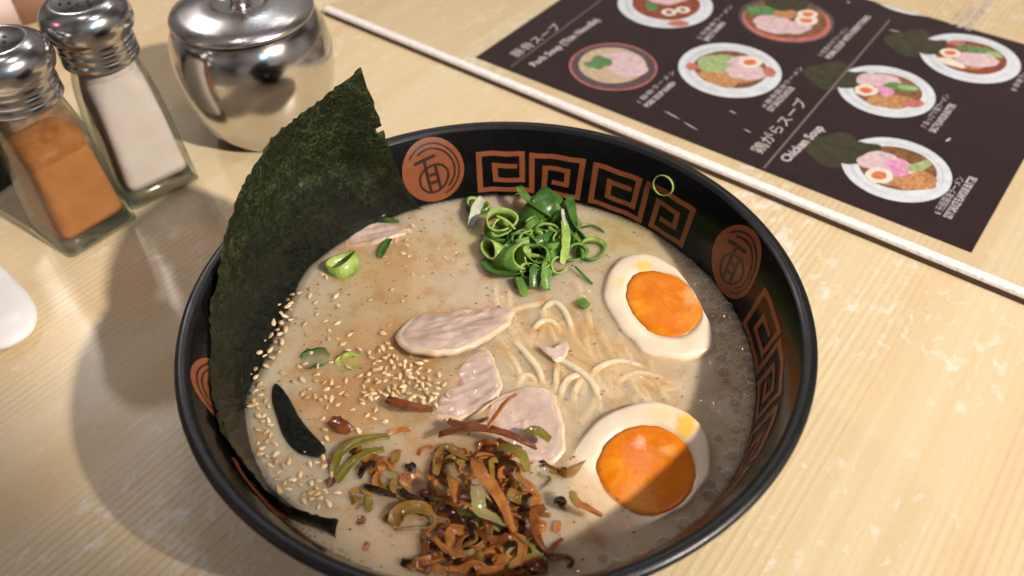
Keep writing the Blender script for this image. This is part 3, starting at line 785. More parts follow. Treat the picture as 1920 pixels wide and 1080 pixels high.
# the ring stuck high on the bowl wall
def wall_hit(px, py):
    lo, hi = 0.03, 0.0710
    g = lambda z: math.hypot(*at(px, py, z)[:2]) - wall_r(z)
    for _ in range(40):
        mdl = (lo + hi) / 2
        if g(lo) * g(mdl) <= 0: hi = mdl
        else: lo = mdl
    return at(px, py, lo)
wp = wall_hit(1245, 347); th = math.atan2(wp.y, wp.x)
nrmw = Vector((-math.cos(th), -math.sin(th), 0.25)).normalized()
uu = Vector((-math.sin(th), math.cos(th), 0)); vv = nrmw.cross(uu)
loop = [(math.cos(2 * math.pi * k / 36), math.sin(2 * math.pi * k / 36)) for k in range(36)]
v_, f_ = [], []
for a, b in loop:
    wob = 1 + 0.06 * math.sin(2 * math.atan2(b, a) + 1)
    c = wp + nrmw * 0.0006 + (uu * a * 0.0043 + vv * b * 0.0044) * wob
    rad = (uu * a + vv * b)
    for q in range(6):
        t = 2 * math.pi * q / 6
        v_.append(c + rad * (0.00028 * math.cos(t)) + nrmw * (0.0006 * math.sin(t)))
for k in range(36):
    for q in range(6):
        k2, q2 = (k + 1) % 36, (q + 1) % 6
        f_.append((k * 6 + q, k2 * 6 + q, k2 * 6 + q2, k * 6 + q2))
tag(build('scallion_ring', v_, f_, SC_L), 'hair-thin scallion ring stuck to the inner wall over the fret band', 'scallion')

# ================================================================== fried onion
def mat_onion(name, a, b, tr=0.5):
    M = Mat(name); v = M.coord()
    f = M.noise(v, 210, 4, 0.6, 0.6)
    c = M.ramp(f, [(0.32, a), (0.68, b)])
    p = M.principled(c, 0.12, M.bump(M.noise(v, 420, 4), 0.5, 0.0006), final=False, Specular_IOR_Level=0.7, Coat_Weight=1.0, Coat_Roughness=0.06)
    t = M.n.new('ShaderNodeBsdfTranslucent'); M.link(c, t.inputs[0]); M.surf(M.mixs(tr, p, t.outputs[0])); return M.m
ON = {'amber': mat_onion('onion_amber', (0.44, 0.145, 0.028), (0.74, 0.35, 0.095)),
      'brown': mat_onion('onion_brown', (0.19, 0.048, 0.014), (0.42, 0.125, 0.030)),
      'dark': mat_onion('onion_dark', (0.018, 0.006, 0.006), (0.06, 0.017, 0.012)),
      'golden': mat_onion('onion_golden', (0.33, 0.17, 0.03), (0.52, 0.32, 0.08)),
      'green': mat_onion('onion_green', (0.27, 0.21, 0.025), (0.45, 0.39, 0.08)),
      'pale': mat_onion('onion_pale', (0.42, 0.36, 0.12), (0.56, 0.50, 0.24))}
WORD = {'amber': 'amber', 'brown': 'reddish brown', 'dark': 'nearly black', 'golden': 'golden', 'green': 'olive green', 'pale': 'pale yellow-green'}
def onion(pts, width, kind, label, twist=0.8, roll=0.5, thick=0.0009, group='fried onion strips traced singly'):
    P = [soup_at(x, y, h) for x, y, h in pts]
    for p in P:                                         # keep every strand inside the bowl
        r = math.hypot(p.x, p.y)
        if r > 0.083: p.x *= 0.083 / r; p.y *= 0.083 / r
    v, f = ribbon(P, width, thick, n=20, twist=twist, taper=0.6, roll=roll, curl=0.22, rag=0.22, sides=10)
    return tag(build('onion_strip', v, f, ON[kind]), label, 'fried onion', 'fried onion on the soup')
onion([(824, 818, .005), (860, 808, .008), (905, 806, .009), (950, 816, .009), (985, 832, .007), (1004, 842, .005)], .0042, 'brown', 'long arched brown onion strip lying over the pale meat slice', .5, .5)
onion([(912, 806, .009), (930, 780, .010), (948, 755, .010), (968, 740, .009)], .0018, 'amber', 'thin amber onion stick pointing up across the pale meat slice', .3)
onion([(726, 750, .002), (745, 758, .0028), (775, 766, .0025), (812, 770, .001)], .0042, 'brown', 'dark red onion strip at the front of the sesame patch', .6, .2)
onion([(684, 912, .001), (710, 920, .0022), (742, 932, .001)], .0026, 'dark', 'short dark onion strip, left of two dark slivers left of the heap', .3)
onion([(752, 918, .001), (770, 932, .0022), (804, 938, .001)], .0024, 'dark', 'curved dark onion sliver nearest the left of the heap', .3)
onion([(676, 895, .0), (684, 880, .0022), (700, 866, .001)], .0036, 'dark', 'purple-black onion scrap left of the heap', .3)
onion([(1020, 952, .001), (1002, 962, .004), (1000, 985, .0045), (1008, 1015, .004), (1028, 1044, .001)], .0034, 'brown', 'hook-shaped brown onion curl right of the heap', .5, .6)
onion([(1072, 925, .006), (1080, 945, .0065), (1096, 952, .0065), (1128, 968, .005)], .0034, 'amber', 'amber onion scrap resting on the front egg', .8)
onion([(1070, 922, .0062), (1076, 940, .0068), (1086, 952, .006)], .0024, 'green', 'small olive onion scrap on the edge of the front egg', .3)
onion([(625, 890, -.0003), (640, 850, .0016), (680, 828, .0022), (730, 820, .0005)], .0040, 'green', 'olive onion arc lying left of the heap', .4, .2)
onion([(632, 905, -.0006), (660, 870, .0008), (690, 850, .0008), (720, 845, -.0004)], .0034, 'green', 'second olive arc half sunk inside the larger arc', .4, .2)
onion([(935, 842, .006), (960, 845, .008), (978, 860, .008), (984, 885, .006)], .0046, 'green', 'folded olive onion flake at the back right of the heap', .8)
onion([(985, 815, .005), (1005, 812, .0065), (1030, 828, .005)], .0046, 'green', 'olive onion flake at the tip of the long arched strip', .3, .3)
onion([(890, 912, .013), (895, 935, .0135), (900, 960, .012), (925, 975, .010), (945, 985, .008)], .0046, 'pale', 'pale yellow bent flake on top of the heap', .6, .4)
onion([(845, 900, .009), (848, 920, .011), (852, 945, .010)], .0050, 'amber', 'upright amber flake at the back of the heap', .6, .9)
onion([(890, 860, .010), (900, 890, .012), (920, 915, .012), (940, 950, .010), (960, 1000, .006)], .0048, 'amber', 'long amber strip running down the right face of the heap', .9)
onion([(740, 985, .0005), (752, 962, .002), (785, 955, .0022), (806, 965, .0005)], .0060, 'golden', 'golden flat flake floating left of the heap', .5, .2)
onion([(1040, 942, .0), (1052, 938, .0012), (1056, 945, .0)], .003, 'dark', 'tiny dark onion speck between heap and front egg', .1)
onion([(620, 790, .0), (640, 800, .001), (655, 812, .0)], .0050, 'brown', 'sunken red-brown flake beside the black nori fold', .2, .1)
onion([(840, 790, .004), (870, 800, .0055), (915, 785, .004)], .0036, 'brown', 'bubbly brown strip behind the long arched strip', .8)
rnd = random.Random(21)
kinds = ['amber'] * 15 + ['brown'] * 10 + ['golden'] * 6 + ['green'] * 4 + ['dark'] * 2 + ['pale'] * 3
for k in range(112):
    kind = rnd.choice(kinds)
    cx = rnd.gauss(905, 62); cyy = rnd.gauss(968, 66)
    if cyy < 830: cyy = 830 + rnd.random() * 70
    d = math.hypot((cx - 905) / 115, (cyy - 990) / 120)
    top = max(0.0002, 0.0070 * (1 - d * 0.58))
    h = top * rnd.uniform(0.0, 1.0) - 0.0004
    a = rnd.uniform(0, math.pi); flake = k % 5 == 0
    L = rnd.uniform(12, 22) if flake else rnd.uniform(18, 48)
    bend = rnd.uniform(-1.3, 1.3); wave = rnd.uniform(-.5, .5)
    pts = []
    for q in (-1, -.6, -.2, .2, .6, 1):
        off = bend * L * (q * q - .4) + wave * L * math.sin(q * 4)
        x = cx + math.cos(a) * L * q - math.sin(a) * off; y = cyy + (math.sin(a) * L * q + math.cos(a) * off) * 0.8
        pts.append((x, y, h + rnd.uniform(-.0010, .0010) - 0.0018 * q * q * rnd.random()))
    onion(pts, rnd.uniform(.0034, .0060) if flake else rnd.uniform(.0017, .0038), kind, ('short ' if L < 26 else 'long ' if L > 36 else '') + WORD[kind] + (' fried onion flake ' if flake else ' fried onion strand ') + ('low on' if h < .003 else 'on') + ' the ' + ('left' if cx < 880 else 'right' if cx > 930 else 'middle') + (' back' if cyy < 930 else ' front' if cyy > 1000 else '') + ' of the onion heap', rnd.uniform(-2.2, 2.2), rnd.uniform(-1.2, 1.2), rnd.uniform(.0006, .0010))
for k in range(26):
    kind = rnd.choice(['amber', 'amber', 'brown', 'golden', 'green'])
    cx, cyy = rnd.gauss(745, 55), rnd.gauss(895, 48)
    p = soup_at(cx, cyy)
    if math.hypot(p.x, p.y) > 0.078: continue
    a = rnd.uniform(0, math.pi); L = rnd.uniform(10, 26); bend = rnd.uniform(-.9, .9); h = rnd.uniform(-.0014, .0002)
    pts = [(cx + math.cos(a) * L * q - math.sin(a) * bend * L * (q * q - .4), cyy + (math.sin(a) * L * q + math.cos(a) * bend * L * (q * q - .4)) * .8, h + rnd.uniform(-.0004, .0004)) for q in (-1, -.4, .3, 1)]
    onion(pts, rnd.uniform(.0018, .0042), kind, WORD[kind] + ' fried onion strand half sunk in broth left of the heap', rnd.uniform(-1, 1), rnd.uniform(-.5, .5), .0007)
for k in range(18):                                     # loose scraps around the heap
    kind = rnd.choice(['brown', 'brown', 'dark', 'amber', 'golden', 'green'])
    cx, cyy = rnd.choice([(700, 850), (740, 900), (690, 985), (820, 850), (1030, 900), (1060, 960), (800, 1020), (640, 920)])
    cx += rnd.gauss(0, 42); cyy += rnd.gauss(0, 30)
    p = soup_at(cx, cyy)
    if math.hypot(p.x, p.y) > 0.085: continue
    a = rnd.uniform(0, math.pi); L = rnd.uniform(4, 12)
    pts = [(cx - math.cos(a) * L, cyy - math.sin(a) * L, -.0004), (cx + rnd.uniform(-2, 2), cyy + rnd.uniform(-2, 2), rnd.uniform(-.0006, .0007)), (cx + math.cos(a) * L, cyy + math.sin(a) * L, -.0005)]
    onion(pts, rnd.uniform(.0018, .0040), kind, WORD[kind] + ' fried onion crumb floating around the heap', .5, .2, .0005)

# ================================================================== sesame
def mat_sesame(name, c0, c1):
    M = Mat(name); oi = M.n.new('ShaderNodeObjectInfo')
    f = M.noise(M.coord(), 500, 2)
    c = M.ramp(oi.outputs['Random'], [(0.0, c0), (1.0, c1)])
    c = M.mix(M.ramp(f, [(0.4, (0.3, 0.3, 0.3)), (0.7, (0, 0, 0))]), c, (0.52, 0.32, 0.14))
    M.principled(c, 0.3); return M.m
M_SES = mat_sesame('sesame', (0.46, 0.27, 0.11), (0.78, 0.62, 0.41))
def seed_mesh(k):
    vs_, fs = [], []; n, rr = 9, 9
    for i in range(rr):
        t = i / (rr - 1); x = (t - 0.45) * 0.0030
        w = 0.00085 * (math.sin(math.pi * min(1, t ** (0.78 - 0.05 * k))) ** 0.75 if 0 < t < 1 else 0.02)
        for q in range(n):
            a = 2 * math.pi * q / n; vs_.append((x, w * math.cos(a), w * 0.55 * math.sin(a)))
    for i in range(rr - 1):
        for q in range(n):
            q2 = (q + 1) % n; fs.append((i * n + q, i * n + q2, (i + 1) * n + q2, (i + 1) * n + q))
    return mesh('sesame_seed', vs_, fs, M_SES)
SEEDS = [seed_mesh(k) for k in range(3)]
placed = []
def seed(px, py, dz, label, tilt=0.35):
    p = soup_at(px, py, dz - 0.0004)
    if math.hypot(p.x, p.y) > 0.0885: return False
    o = obj('sesame_seed', rnd.choice(SEEDS), None, p)
    o.rotation_euler = (rnd.uniform(-.4, .4), rnd.uniform(-tilt, tilt), rnd.uniform(0, 6.28))
    s = rnd.uniform(0.75, 1.15); o.scale = (s, s, s)
    placed.append(o)
    mx, my = MIDDLE[label]
    side = ('back' if py < my else 'front') + ' ' + ('left' if px < mx else 'right')
    return tag(o, label + ', ' + side + ' part', 'sesame seed', 'sesame seeds ' + label.split(' sesame seed ')[1])
def free(px, py, dmin):
    p = soup_at(px, py)
    return all((q.location.x - p.x) ** 2 + (q.location.y - p.y) ** 2 > dmin * dmin for q in placed)
L_PATCH = 'toasted sesame seed in the dense patch left of the meat slices'
L_NORI = 'cream sesame seed clustered on the wet edge of the tall nori'
L_FRONT = 'cream sesame seed floating between nori fold and nori front end'
L_SCAT = 'lone sesame seed scattered over the open broth at the left'
L_MID = 'toasted sesame seed floating between the dense patch and the black nori fold'
MIDDLE = {L_PATCH: (750, 705), L_NORI: (520, 590), L_FRONT: (535, 865), L_SCAT: (690, 580), L_MID: (620, 745)}
def scatter(n, gauss_list, dz, label, dmin=0.0019):
    c = 0; tries = 0
    while c < n and tries < n * 40:
        tries += 1
        gx, gy, sx, sy, rho = rnd.choice(gauss_list)
        a, b = rnd.gauss(0, 1), rnd.gauss(0, 1)
        px, py = gx + sx * a, gy + sy * (rho * a + math.sqrt(1 - rho * rho) * b)
        if free(px, py, dmin) and seed(px, py, rnd.uniform(*dz), label): c += 1
scatter(98, [(760, 705, 34, 24, .2), (745, 690, 30, 26, .3), (790, 735, 22, 22, .3), (725, 735, 30, 18, 0), (715, 675, 25, 22, 0)], (.0002, .0016), L_PATCH, .0017)
for (x, y) in [(596, 444), (590, 456), (602, 452), (594, 478), (582, 487), (548, 505), (541, 510), (526, 514), (523, 524), (519, 533), (528, 538), (533, 545), (512, 548), (505, 556), (515, 558), (498, 567), (503, 578), (546, 568), (538, 574), (545, 580), (527, 586), (510, 592), (495, 590), (492, 604), (514, 606), (500, 614), (530, 607), (536, 617), (524, 628), (508, 630), (486, 626), (482, 640), (497, 640), (516, 642), (530, 640), (480, 662), (494, 668), (505, 655), (524, 660), (477, 690), (545, 600), (672, 397), (718, 399), (560, 520), (535, 530), (520, 570), (534, 594), (518, 618), (488, 660), (478, 708), (486, 722), (474, 736), (500, 684), (512, 672), (550, 552), (562, 548), (505, 540), (540, 560), (526, 604), (500, 600), (488, 612), (610, 465), (575, 500), (472, 760)]:
    seed(x + rnd.uniform(-2, 2), y + rnd.uniform(-2, 2), rnd.uniform(.0010, .0022), L_NORI, .6)
scatter(60, [(505, 850, 16, 22, .5), (540, 890, 28, 18, .5), (590, 920, 22, 14, .4), (480, 745, 8, 18, .2), (497, 800, 10, 20, 0), (600, 850, 14, 14, 0)], (.0001, .0010), L_FRONT)
scatter(36, [(620, 740, 38, 26, .2), (585, 725, 24, 20, 0), (660, 770, 34, 20, 0)], (.0001, .0008), L_MID)
scatter(40, [(640, 620, 50, 34, 0), (600, 580, 28, 30, 0), (700, 560, 50, 40, 0), (770, 465, 30, 24, 0), (830, 480, 30, 20, 0), (640, 660, 44, 24, 0)], (-.0002, .0006), L_SCAT, .003)
# specks of spice, too fine to pick apart
v_, f_ = [], []
for k in range(620):
    a, r = rnd.uniform(0, 6.283), 0.086 * math.sqrt(rnd.random())
    x, y = r * math.cos(a), r * math.sin(a)
    s = rnd.choice((.00022, .0003, .0003, .0005)); t = rnd.uniform(0, 3.14); b = len(v_)
    for q in range(5):
        g = t + 6.283 * q / 5; w = s * rnd.uniform(.6, 1.4)
        v_.append((x + w * math.cos(g), y + w * math.sin(g) * .7, SOUP_Z + .00035))
    v_.append((x, y, SOUP_Z + .00035 + s * .7))
    for q in range(5): f_.append((b + q, b + (q + 1) % 5, b + 5))
sp = build('spice_specks', v_, f_, simple('spice', (0.13, 0.045, 0.015), 0.5, 0.6, 900), soup); tag(sp, kind='stuff')

# ================================================================== bubbles
def mat_bubble():
    M = Mat('bubble_film')
    lw = M.node('ShaderNodeLayerWeight', Blend=0.45)
    tr = M.n.new('ShaderNodeBsdfTransparent'); tr.inputs[0].default_value = (0.82, 0.79, 0.75, 1)
    df = M.n.new('ShaderNodeBsdfDiffuse'); df.inputs[0].default_value = (0.90, 0.86, 0.82, 1)
    gl = M.node('ShaderNodeBsdfGlossy', Roughness=0.04)
    body = M.mixs(M.ramp(lw.outputs['Facing'], [(0.42, (0.02,) * 3), (0.85, (0.95,) * 3)]), tr.outputs[0], df.outputs[0])
    M.surf(M.mixs(M.schlick(0.05), body, gl.outputs[0])); return M.m
M_BUB = mat_bubble()
def dome(r, n=14, m_=6):
    vs_, fs = [], []
    for i in range(m_):
        a = math.pi / 2 * i / m_
        for q in range(n): vs_.append((r * math.cos(a) * math.cos(6.2832 * q / n), r * math.cos(a) * math.sin(6.2832 * q / n), r * .75 * math.sin(a)))
    vs_.append((0, 0, r * .75))
    for i in range(m_ - 1):
        for q in range(n):
            q2 = (q + 1) % n; fs.append((i * n + q, i * n + q2, (i + 1) * n + q2, (i + 1) * n + q))
    for q in range(n): fs.append(((m_ - 1) * n + q, (m_ - 1) * n + (q + 1) % n, len(vs_) - 1))
    return vs_, fs
BIGB = [(1364, 577, 11), (1378, 596, 7), (1390, 610, 8), (1397, 640, 8), (1400, 672, 9), (1386, 688, 6), (1408, 690, 7), (1397, 708, 9), (1412, 728, 9), (1402, 742, 7), (1410, 762, 6), (1372, 612, 6), (1352, 600, 6), (1330, 530, 6), (1416, 712, 6), (1282, 984, 11), (1244, 1018, 10), (1200, 1050, 9), (1155, 1064, 12), (1130, 1046, 8), (1300, 962, 6), (972, 362, 9), (1388, 745, 5), (1385, 655, 6), (1408, 655, 6)]
bubs = []
for px, py, rp in BIGB:
    p = soup_at(px, py, 0.0003); rr = rp / 4700
    rad = math.hypot(p.x, p.y)
    if rad > 0.0903 - rr * 0.6: p.x *= (0.0903 - rr * .6) / rad; p.y *= (0.0903 - rr * .6) / rad
    v_, f_ = dome(rr); build('bubble', v_, f_, M_BUB, soup, loc=p); bubs.append((p.x, p.y, rr))
v_, f_ = [], []
dv, df_ = dome(1.0, 9, 4)
def try_bubble(x, y, r, gap=0.92):
    if math.hypot(x, y) > 0.0902 - r * .5: return
    for bx, by, br in bubs:
        if (bx - x) ** 2 + (by - y) ** 2 < ((br + r) * gap) ** 2: return
    b = len(v_); v_.extend([(x + p[0] * r, y + p[1] * r, SOUP_Z + 0.0003 + p[2] * r) for p in dv])
    f_.extend([tuple(b + i for i in q) for q in df_]); bubs.append((x, y, r))
for k in range(3200):
    th = R_(rnd.uniform(-82, 36)); w = 0.009 * max(0.18, 1 - abs(math.degrees(th) - 2) / 55)
    rr = 0.0902 - abs(rnd.gauss(0, w * 0.5))
    try_bubble(rr * math.cos(th), rr * math.sin(th), (.0003 + .0024 * rnd.random() ** 2.2) if noise.noise((rr * math.cos(th) * 260, rr * math.sin(th) * 260, 0)) > -.18 else .00025)
for k in range(500):
    th = R_(rnd.uniform(36, 130)); rr = 0.0902 - abs(rnd.gauss(0, .0006)); try_bubble(rr * math.cos(th), rr * math.sin(th), rnd.uniform(.0002, .0006))
for k in range(260):
    th = R_(rnd.uniform(-150, -80)); rr = 0.0902 - abs(rnd.gauss(0, .0012)); try_bubble(rr * math.cos(th), rr * math.sin(th), rnd.uniform(.0003, .0007))
for k in range(160):
    px, py = rnd.uniform(620, 1200), rnd.uniform(560, 1040); p = soup_at(px, py); try_bubble(p.x, p.y, rnd.uniform(.0002, .0006))
fo = build('foam', v_, f_, M_BUB, soup); tag(fo, kind='stuff')

# ================================================================== clear sheet and menu
ca, sa = math.cos(R_(GA)), math.sin(R_(GA))
TD = Vector((ca, sa, 0)); TU = Vector((-sa, ca, 0))       # reading direction of the menu, and 'up' on its page
M_PRINTZ = 0.0006
corner_tl = at(892, 107, 0.0005); corner_bl = at(1822, 473, 0.0005)
up = (corner_tl - corner_bl); PH = up.length; TU = up.normalized(); TD = Vector((TU.y, -TU.x, 0)); PW = 0.210
menu = empty('menu', (corner_bl.x, corner_bl.y, 0)); tag(menu, 'dark brown ramen menu page with bowl photos lying under the clear sheet', 'menu')
menu.rotation_euler = (0, 0, math.atan2(TD.y, TD.x))
O_M = Vector((corner_bl.x, corner_bl.y, 0))
def m2(px, py):
    p = at(px, py, M_PRINTZ) - O_M
    return Vector((p.dot(TD), p.dot(TU)))
def mat_page():
    M = Mat('menu_print_brown'); v = M.coord(); f = M.noise(v, 60, 4)
    c = M.ramp(f, [(0.3, (0.026, 0.0145, 0.016)), (0.7, (0.033, 0.019, 0.021))])
    M.principled(c, 0.5, None, Specular_IOR_Level=0.15); return M.m
def rbox(x0, x1, y0, y1, z0, z1):
    return [(x0, y0, z0), (x1, y0, z0), (x1, y1, z0), (x0, y1, z0), (x0, y0, z1), (x1, y0, z1), (x1, y1, z1), (x0, y1, z1)], [(3, 2, 1, 0), (4, 5, 6, 7), (0, 1, 5, 4), (1, 2, 6, 5), (2, 3, 7, 6), (3, 0, 4, 7)]
v_, f_ = rbox(0, PW, 0, PH, 0.0002, 0.0005); build('page', v_, f_, mat_page(), menu, smooth=False)
def ink(name, col, vary=0.25, scale=300):
    M = Mat(name); v = M.coord(); f = M.noise(v, scale, 4, 0.65)
    c = M.ramp(f, [(0.3, tuple(x * (1 - vary) for x in col)), (0.7, tuple(min(1, x * (1 + vary)) for x in col))])
    M.principled(c, 0.5, None, Specular_IOR_Level=0.15); return M.m
INK = {'plate': ink('print_plate', (0.66, 0.70, 0.76), .12, 120), 'plate_in': ink('print_plate_inner', (0.56, 0.60, 0.66), .15, 120), 'darkplate': ink('print_dark_plate', (0.10, 0.075, 0.085), .4),
       'red': ink('print_red_broth', (0.26, 0.065, 0.035), .45), 'cream': ink('print_cream_broth', (0.56, 0.43, 0.29), .2), 'brownb': ink('print_brown_broth', (0.22, 0.095, 0.045), .5), 'noodle': ink('print_noodles', (0.50, 0.25, 0.11), .5, 420),
       'meat': ink('print_meat', (0.66, 0.48, 0.52), .22, 260), 'white': ink('print_egg_white', (0.78, 0.70, 0.62), .1), 'yolk': ink('print_yolk', (0.68, 0.17, 0.07), .2), 'green': ink('print_green', (0.11, 0.24, 0.09), .5, 400), 'pgreen': ink('print_pale_green', (0.34, 0.44, 0.20), .35, 400), 'nori': ink('print_nori', (0.050, 0.048, 0.028), .35, 200), 'pink': ink('print_pink', (0.70, 0.30, 0.50), .3, 300), 'redmark': ink('print_red_mark', (0.52, 0.16, 0.14), .3), 'text': ink('print_text', (0.60, 0.54, 0.54), .1), 'rule': ink('print_rule', (0.20, 0.165, 0.155), .1)}
INKS = list(INK.values()); IKEY = list(INK.keys())
def picture(px, py, wpx, items):
    """a printed photo: flat shapes, each a hair above the one below; positions in units of the plate radius, picture axes"""
    c = m2(px, py); r = (m2(px + wpx / 2, py) - m2(px - wpx / 2, py)).length / 2
    # image right / image down expressed on the page
    ex = (m2(px + 10, py) - c).normalized(); ey = Vector((-ex.y, ex.x))
    if (m2(px, py - 10) - c).dot(ey) < 0: ey = -ey
    vs2, fs2, fm = [], [], []
    for li, (key, x, y, a, b, rot, wob) in enumerate(items):
        z = M_PRINTZ + li * 0.00002; n = 40; b0 = len(vs2)
        for k in range(n):
            t = 6.28318 * k / n; w = 1 + wob * noise.noise((math.cos(t) * 1.5 + x * 7, math.sin(t) * 1.5 + y * 7, li))
            qx, qy = a * w * math.cos(t), b * w * math.sin(t)
            rx, ry = qx * math.cos(rot) - qy * math.sin(rot) + x, qx * math.sin(rot) + qy * math.cos(rot) + y
            p = c + ex * (rx * r) + ey * (ry * r)
            p.x = min(max(p.x, 0.0005), PW - .0005); p.y = min(max(p.y, .0005), PH - .0005)
            vs2.append((p.x, p.y, z))
        fs2.append(tuple(range(b0, b0 + n))); fm.append(IKEY.index(key))
    build('printed_photo', vs2, fs2, INKS, menu, smooth=False, fmat=fm)
def plate(soup_): return [('plate', 0, 0, 1, 1, 0, 0), ('plate_in', 0, 0, .86, .86, 0, 0), ('plate', .02, -.04, .80, .80, 0, 0), (soup_, .02, .02, .72, .68, 0, .05)]
def eggp(x, y, s=.22): return [('white', x, y, s, s * .85, .3, .1), ('yolk', x, y, s * .55, s * .45, .3, .1)]
NORI_P = [('nori', -.95, .55, .62, .55, .7, .35), ('nori', -.62, .35, .45, .42, .2, .3)]
picture(1150, 124, 158, [('redmark', 0, 0, 1.05, 1.05, 0, .02), ('darkplate', 0, 0, 1.0, 1.0, 0, 0), ('cream', -.02, .05, .80, .80, 0, .03), ('meat', .32, .30, .42, .34, -.3, .2), ('meat', .38, -.1, .42, .36, .2, .2), ('meat', .05, .42, .3, .2, 0, .2), ('green', -.35, .15, .34, .28, .3, .6)])
picture(1247, 8, 178, plate('red') + [('meat', .05, .3, .45, .3, 0, .2), ('green', -.3, -.1, .15, .2, 0, .6), ('white', .05, -.35, .16, .15, 0, 0), ('red', .05, -.35, .07, .07, 0, 0), ('white', .35, -.25, .15, .14, 0, 0), ('red', .35, -.25, .06, .06, 0, 0), ('redmark', .2, -.82, .22, .12, 0, .1)])
picture(1368, 130, 192, plate('brownb') + [('redmark', -.72, .1, .13, .14, 0, .2), ('noodle', -.1, -.3, .5, .3, 0, .4), ('pgreen', -.15, .2, .36, .34, 0, .5), ('meat', .35, .3, .34, .22, .3, .2), ('meat', .3, -.1, .38, .3, 0, .2), ('redmark', .76, -.1, .12, .18, 0, .2)] + eggp(.44, .25, .24))
picture(1474, 36, 176, [('darkplate', 0, 0, 1, 1, 0, 0), ('redmark', 0, -.05, .93, .9, 0, .03), ('brownb', 0, .03, .86, .84, 0, 0), ('meat', -.3, -.2, .42, .42, 0, .25), ('meat', .05, -.35, .4, .28, 0, .2), ('noodle', 0, .25, .3, .2, 0, .3), ('green', -.45, .4, .3, .22, 0, .5), ('nori', .15, .75, .5, .4, 0, .25)] + eggp(.42, -.05, .25) + eggp(.5, .2, .22))
picture(1661, 170, 178, NORI_P + plate('brownb') + [('nori', -.65, .45, .45, .32, .4, .3), ('noodle', 0, -.4, .55, .25, 0, .4), ('meat', -.2, .42, .36, .24, .3, .2), ('meat', .1, .35, .32, .3, 0, .2), ('pink', -.02, .0, .2, .2, 0, .3), ('green', .38, .12, .36, .16, -.3, .3), ('pgreen', .48, .1, .2, .1, -.2, .3), ('redmark', .45, -.5, .22, .14, .2, .2)] + eggp(-.42, .0, .25))
picture(1680, 316, 200, NORI_P + plate('brownb') + [('nori', -.6, .5, .5, .34, .4, .3), ('noodle', .15, -.35, .55, .3, 0, .4), ('meat', -.3, .25, .4, .26, .4, .2), ('meat', -.05, .1, .42, .28, -.4, .2), ('pgreen', .45, .05, .3, .12, .5, .4), ('pink', .05, .12, .2, .15, 0, .2), ('pink', -.02, -.08, .22, .17, 0, .2)] + eggp(-.38, -.22, .27))
picture(1818, 108, 180, NORI_P + plate('red') + [('nori', -.65, .45, .4, .3, .4, .3), ('noodle', -.2, -.2, .4, .25, -.4, .4), ('white', -.45, -.2, .3, .14, -.7, .3), ('green', .25, .3, .42, .17, -.35, .3), ('pgreen', .55, .1, .18, .12, -.4, .3), ('meat', .1, -.1, .45, .28, -.1, .2), ('redmark', -.1, .6, .2, .1, 0, .2)] + eggp(-.35, .18, .22))
picture(1715, -12, 172, plate('noodle') + [('meat', .2, .3, .4, .3, 0, .2), ('noodle', -.1, -.2, .5, .3, 0, .4)])
def lettering(body, p0, p1, hpx, bold=0.0):
    a, b = m2(*p0), m2(*p1); L = (b - a).length
    cu = bpy.data.curves.new('lettering', 'FONT'); cu.body = body; cu.size = 1.0; cu.offset = bold; cu.resolution_u = 2
    to = bpy.data.objects.new('lettering_source', cu); COL.objects.link(to)
    dg = bpy.context.evaluated_depsgraph_get(); dg.update()
    me = bpy.data.meshes.new_from_object(to.evaluated_get(dg))
    bpy.data.objects.remove(to); 
    if not me.vertices: return
    xs = [v.co.x for v in me.vertices]; ys = [v.co.y for v in me.vertices]
    x0, w = min(xs), max(xs) - min(xs); y0, h = min(ys), max(ys) - min(ys)
    H = hpx * 1.15
    d = (b - a).normalized(); nn = Vector((-d.y, d.x))
    for v in me.vertices:
        q = a + d * ((v.co.x - x0) / w * L) + nn * ((v.co.y - y0) / h * H)
        v.co = (q.x, q.y, M_PRINTZ + 0.00012)
    me.materials.clear(); me.materials.append(INK['text'])
    me.name = 'lettering'
    obj('lettering', me, menu)
B_ = 0.028
lettering('豚骨スープ', (972, 108), (1056, 50), .0068)
lettering('Pork Soup (Thin Noodle)', (1008, 127), (1130, 40), .0062, B_)
lettering('鶏がらスープ', (1430, 290), (1518, 192), .0070)
lettering('Chicken Soup', (1484, 308), (1552, 243), .0066, B_)
lettering('1 豚骨ラーメン', (1202, 194), (1268, 136), .0032)
lettering('PORK SOUP RAMEN', (1216, 202), (1269, 157), .0034, B_)
lettering('2 辛豚骨ラーメン', (1314, 74), (1376, 12), .0032)
lettering('SPICY RAMEN', (1328, 78), (1362, 44), .0034, B_)
lettering('3 全部のせラーメン', (1541, 106), (1592, 55), .0032)
lettering('PORK SOUP WITH EVERYTHING', (1558, 111), (1634, 32), .0036, B_)
lettering('4 豚骨醤油ラーメン', (1436, 203), (1508, 128), .0032)
lettering('SOY SAUCE FLAVOUR', (1448, 210), (1492, 166), .0036, B_)
lettering('7 あっさり塩ラーメン', (1737, 241), (1782, 180), .0034)
lettering('SALT FLAVOUR BUTTER', (1754, 250), (1794, 198), .0036, B_)
lettering('6 元祖醤油ラーメン', (1764, 404), (1810, 336), .0038)
lettering('SOY SAUCE FLAVOUR BUTTER', (1784, 412), (1834, 335), .0038, B_)
lettering('9 つけ麺ラーメン', (1788, 48), (1826, 2), .0032)
lettering('WITH THICK NOODLE', (1804, 54), (1834, 16), .0034, B_)
lettering('SOUP ON THE SIDE', (1820, 58), (1866, 0), .0034, B_)
lettering('8 辛味ラーメン', (1906, 172), (1940, 120), .0034)
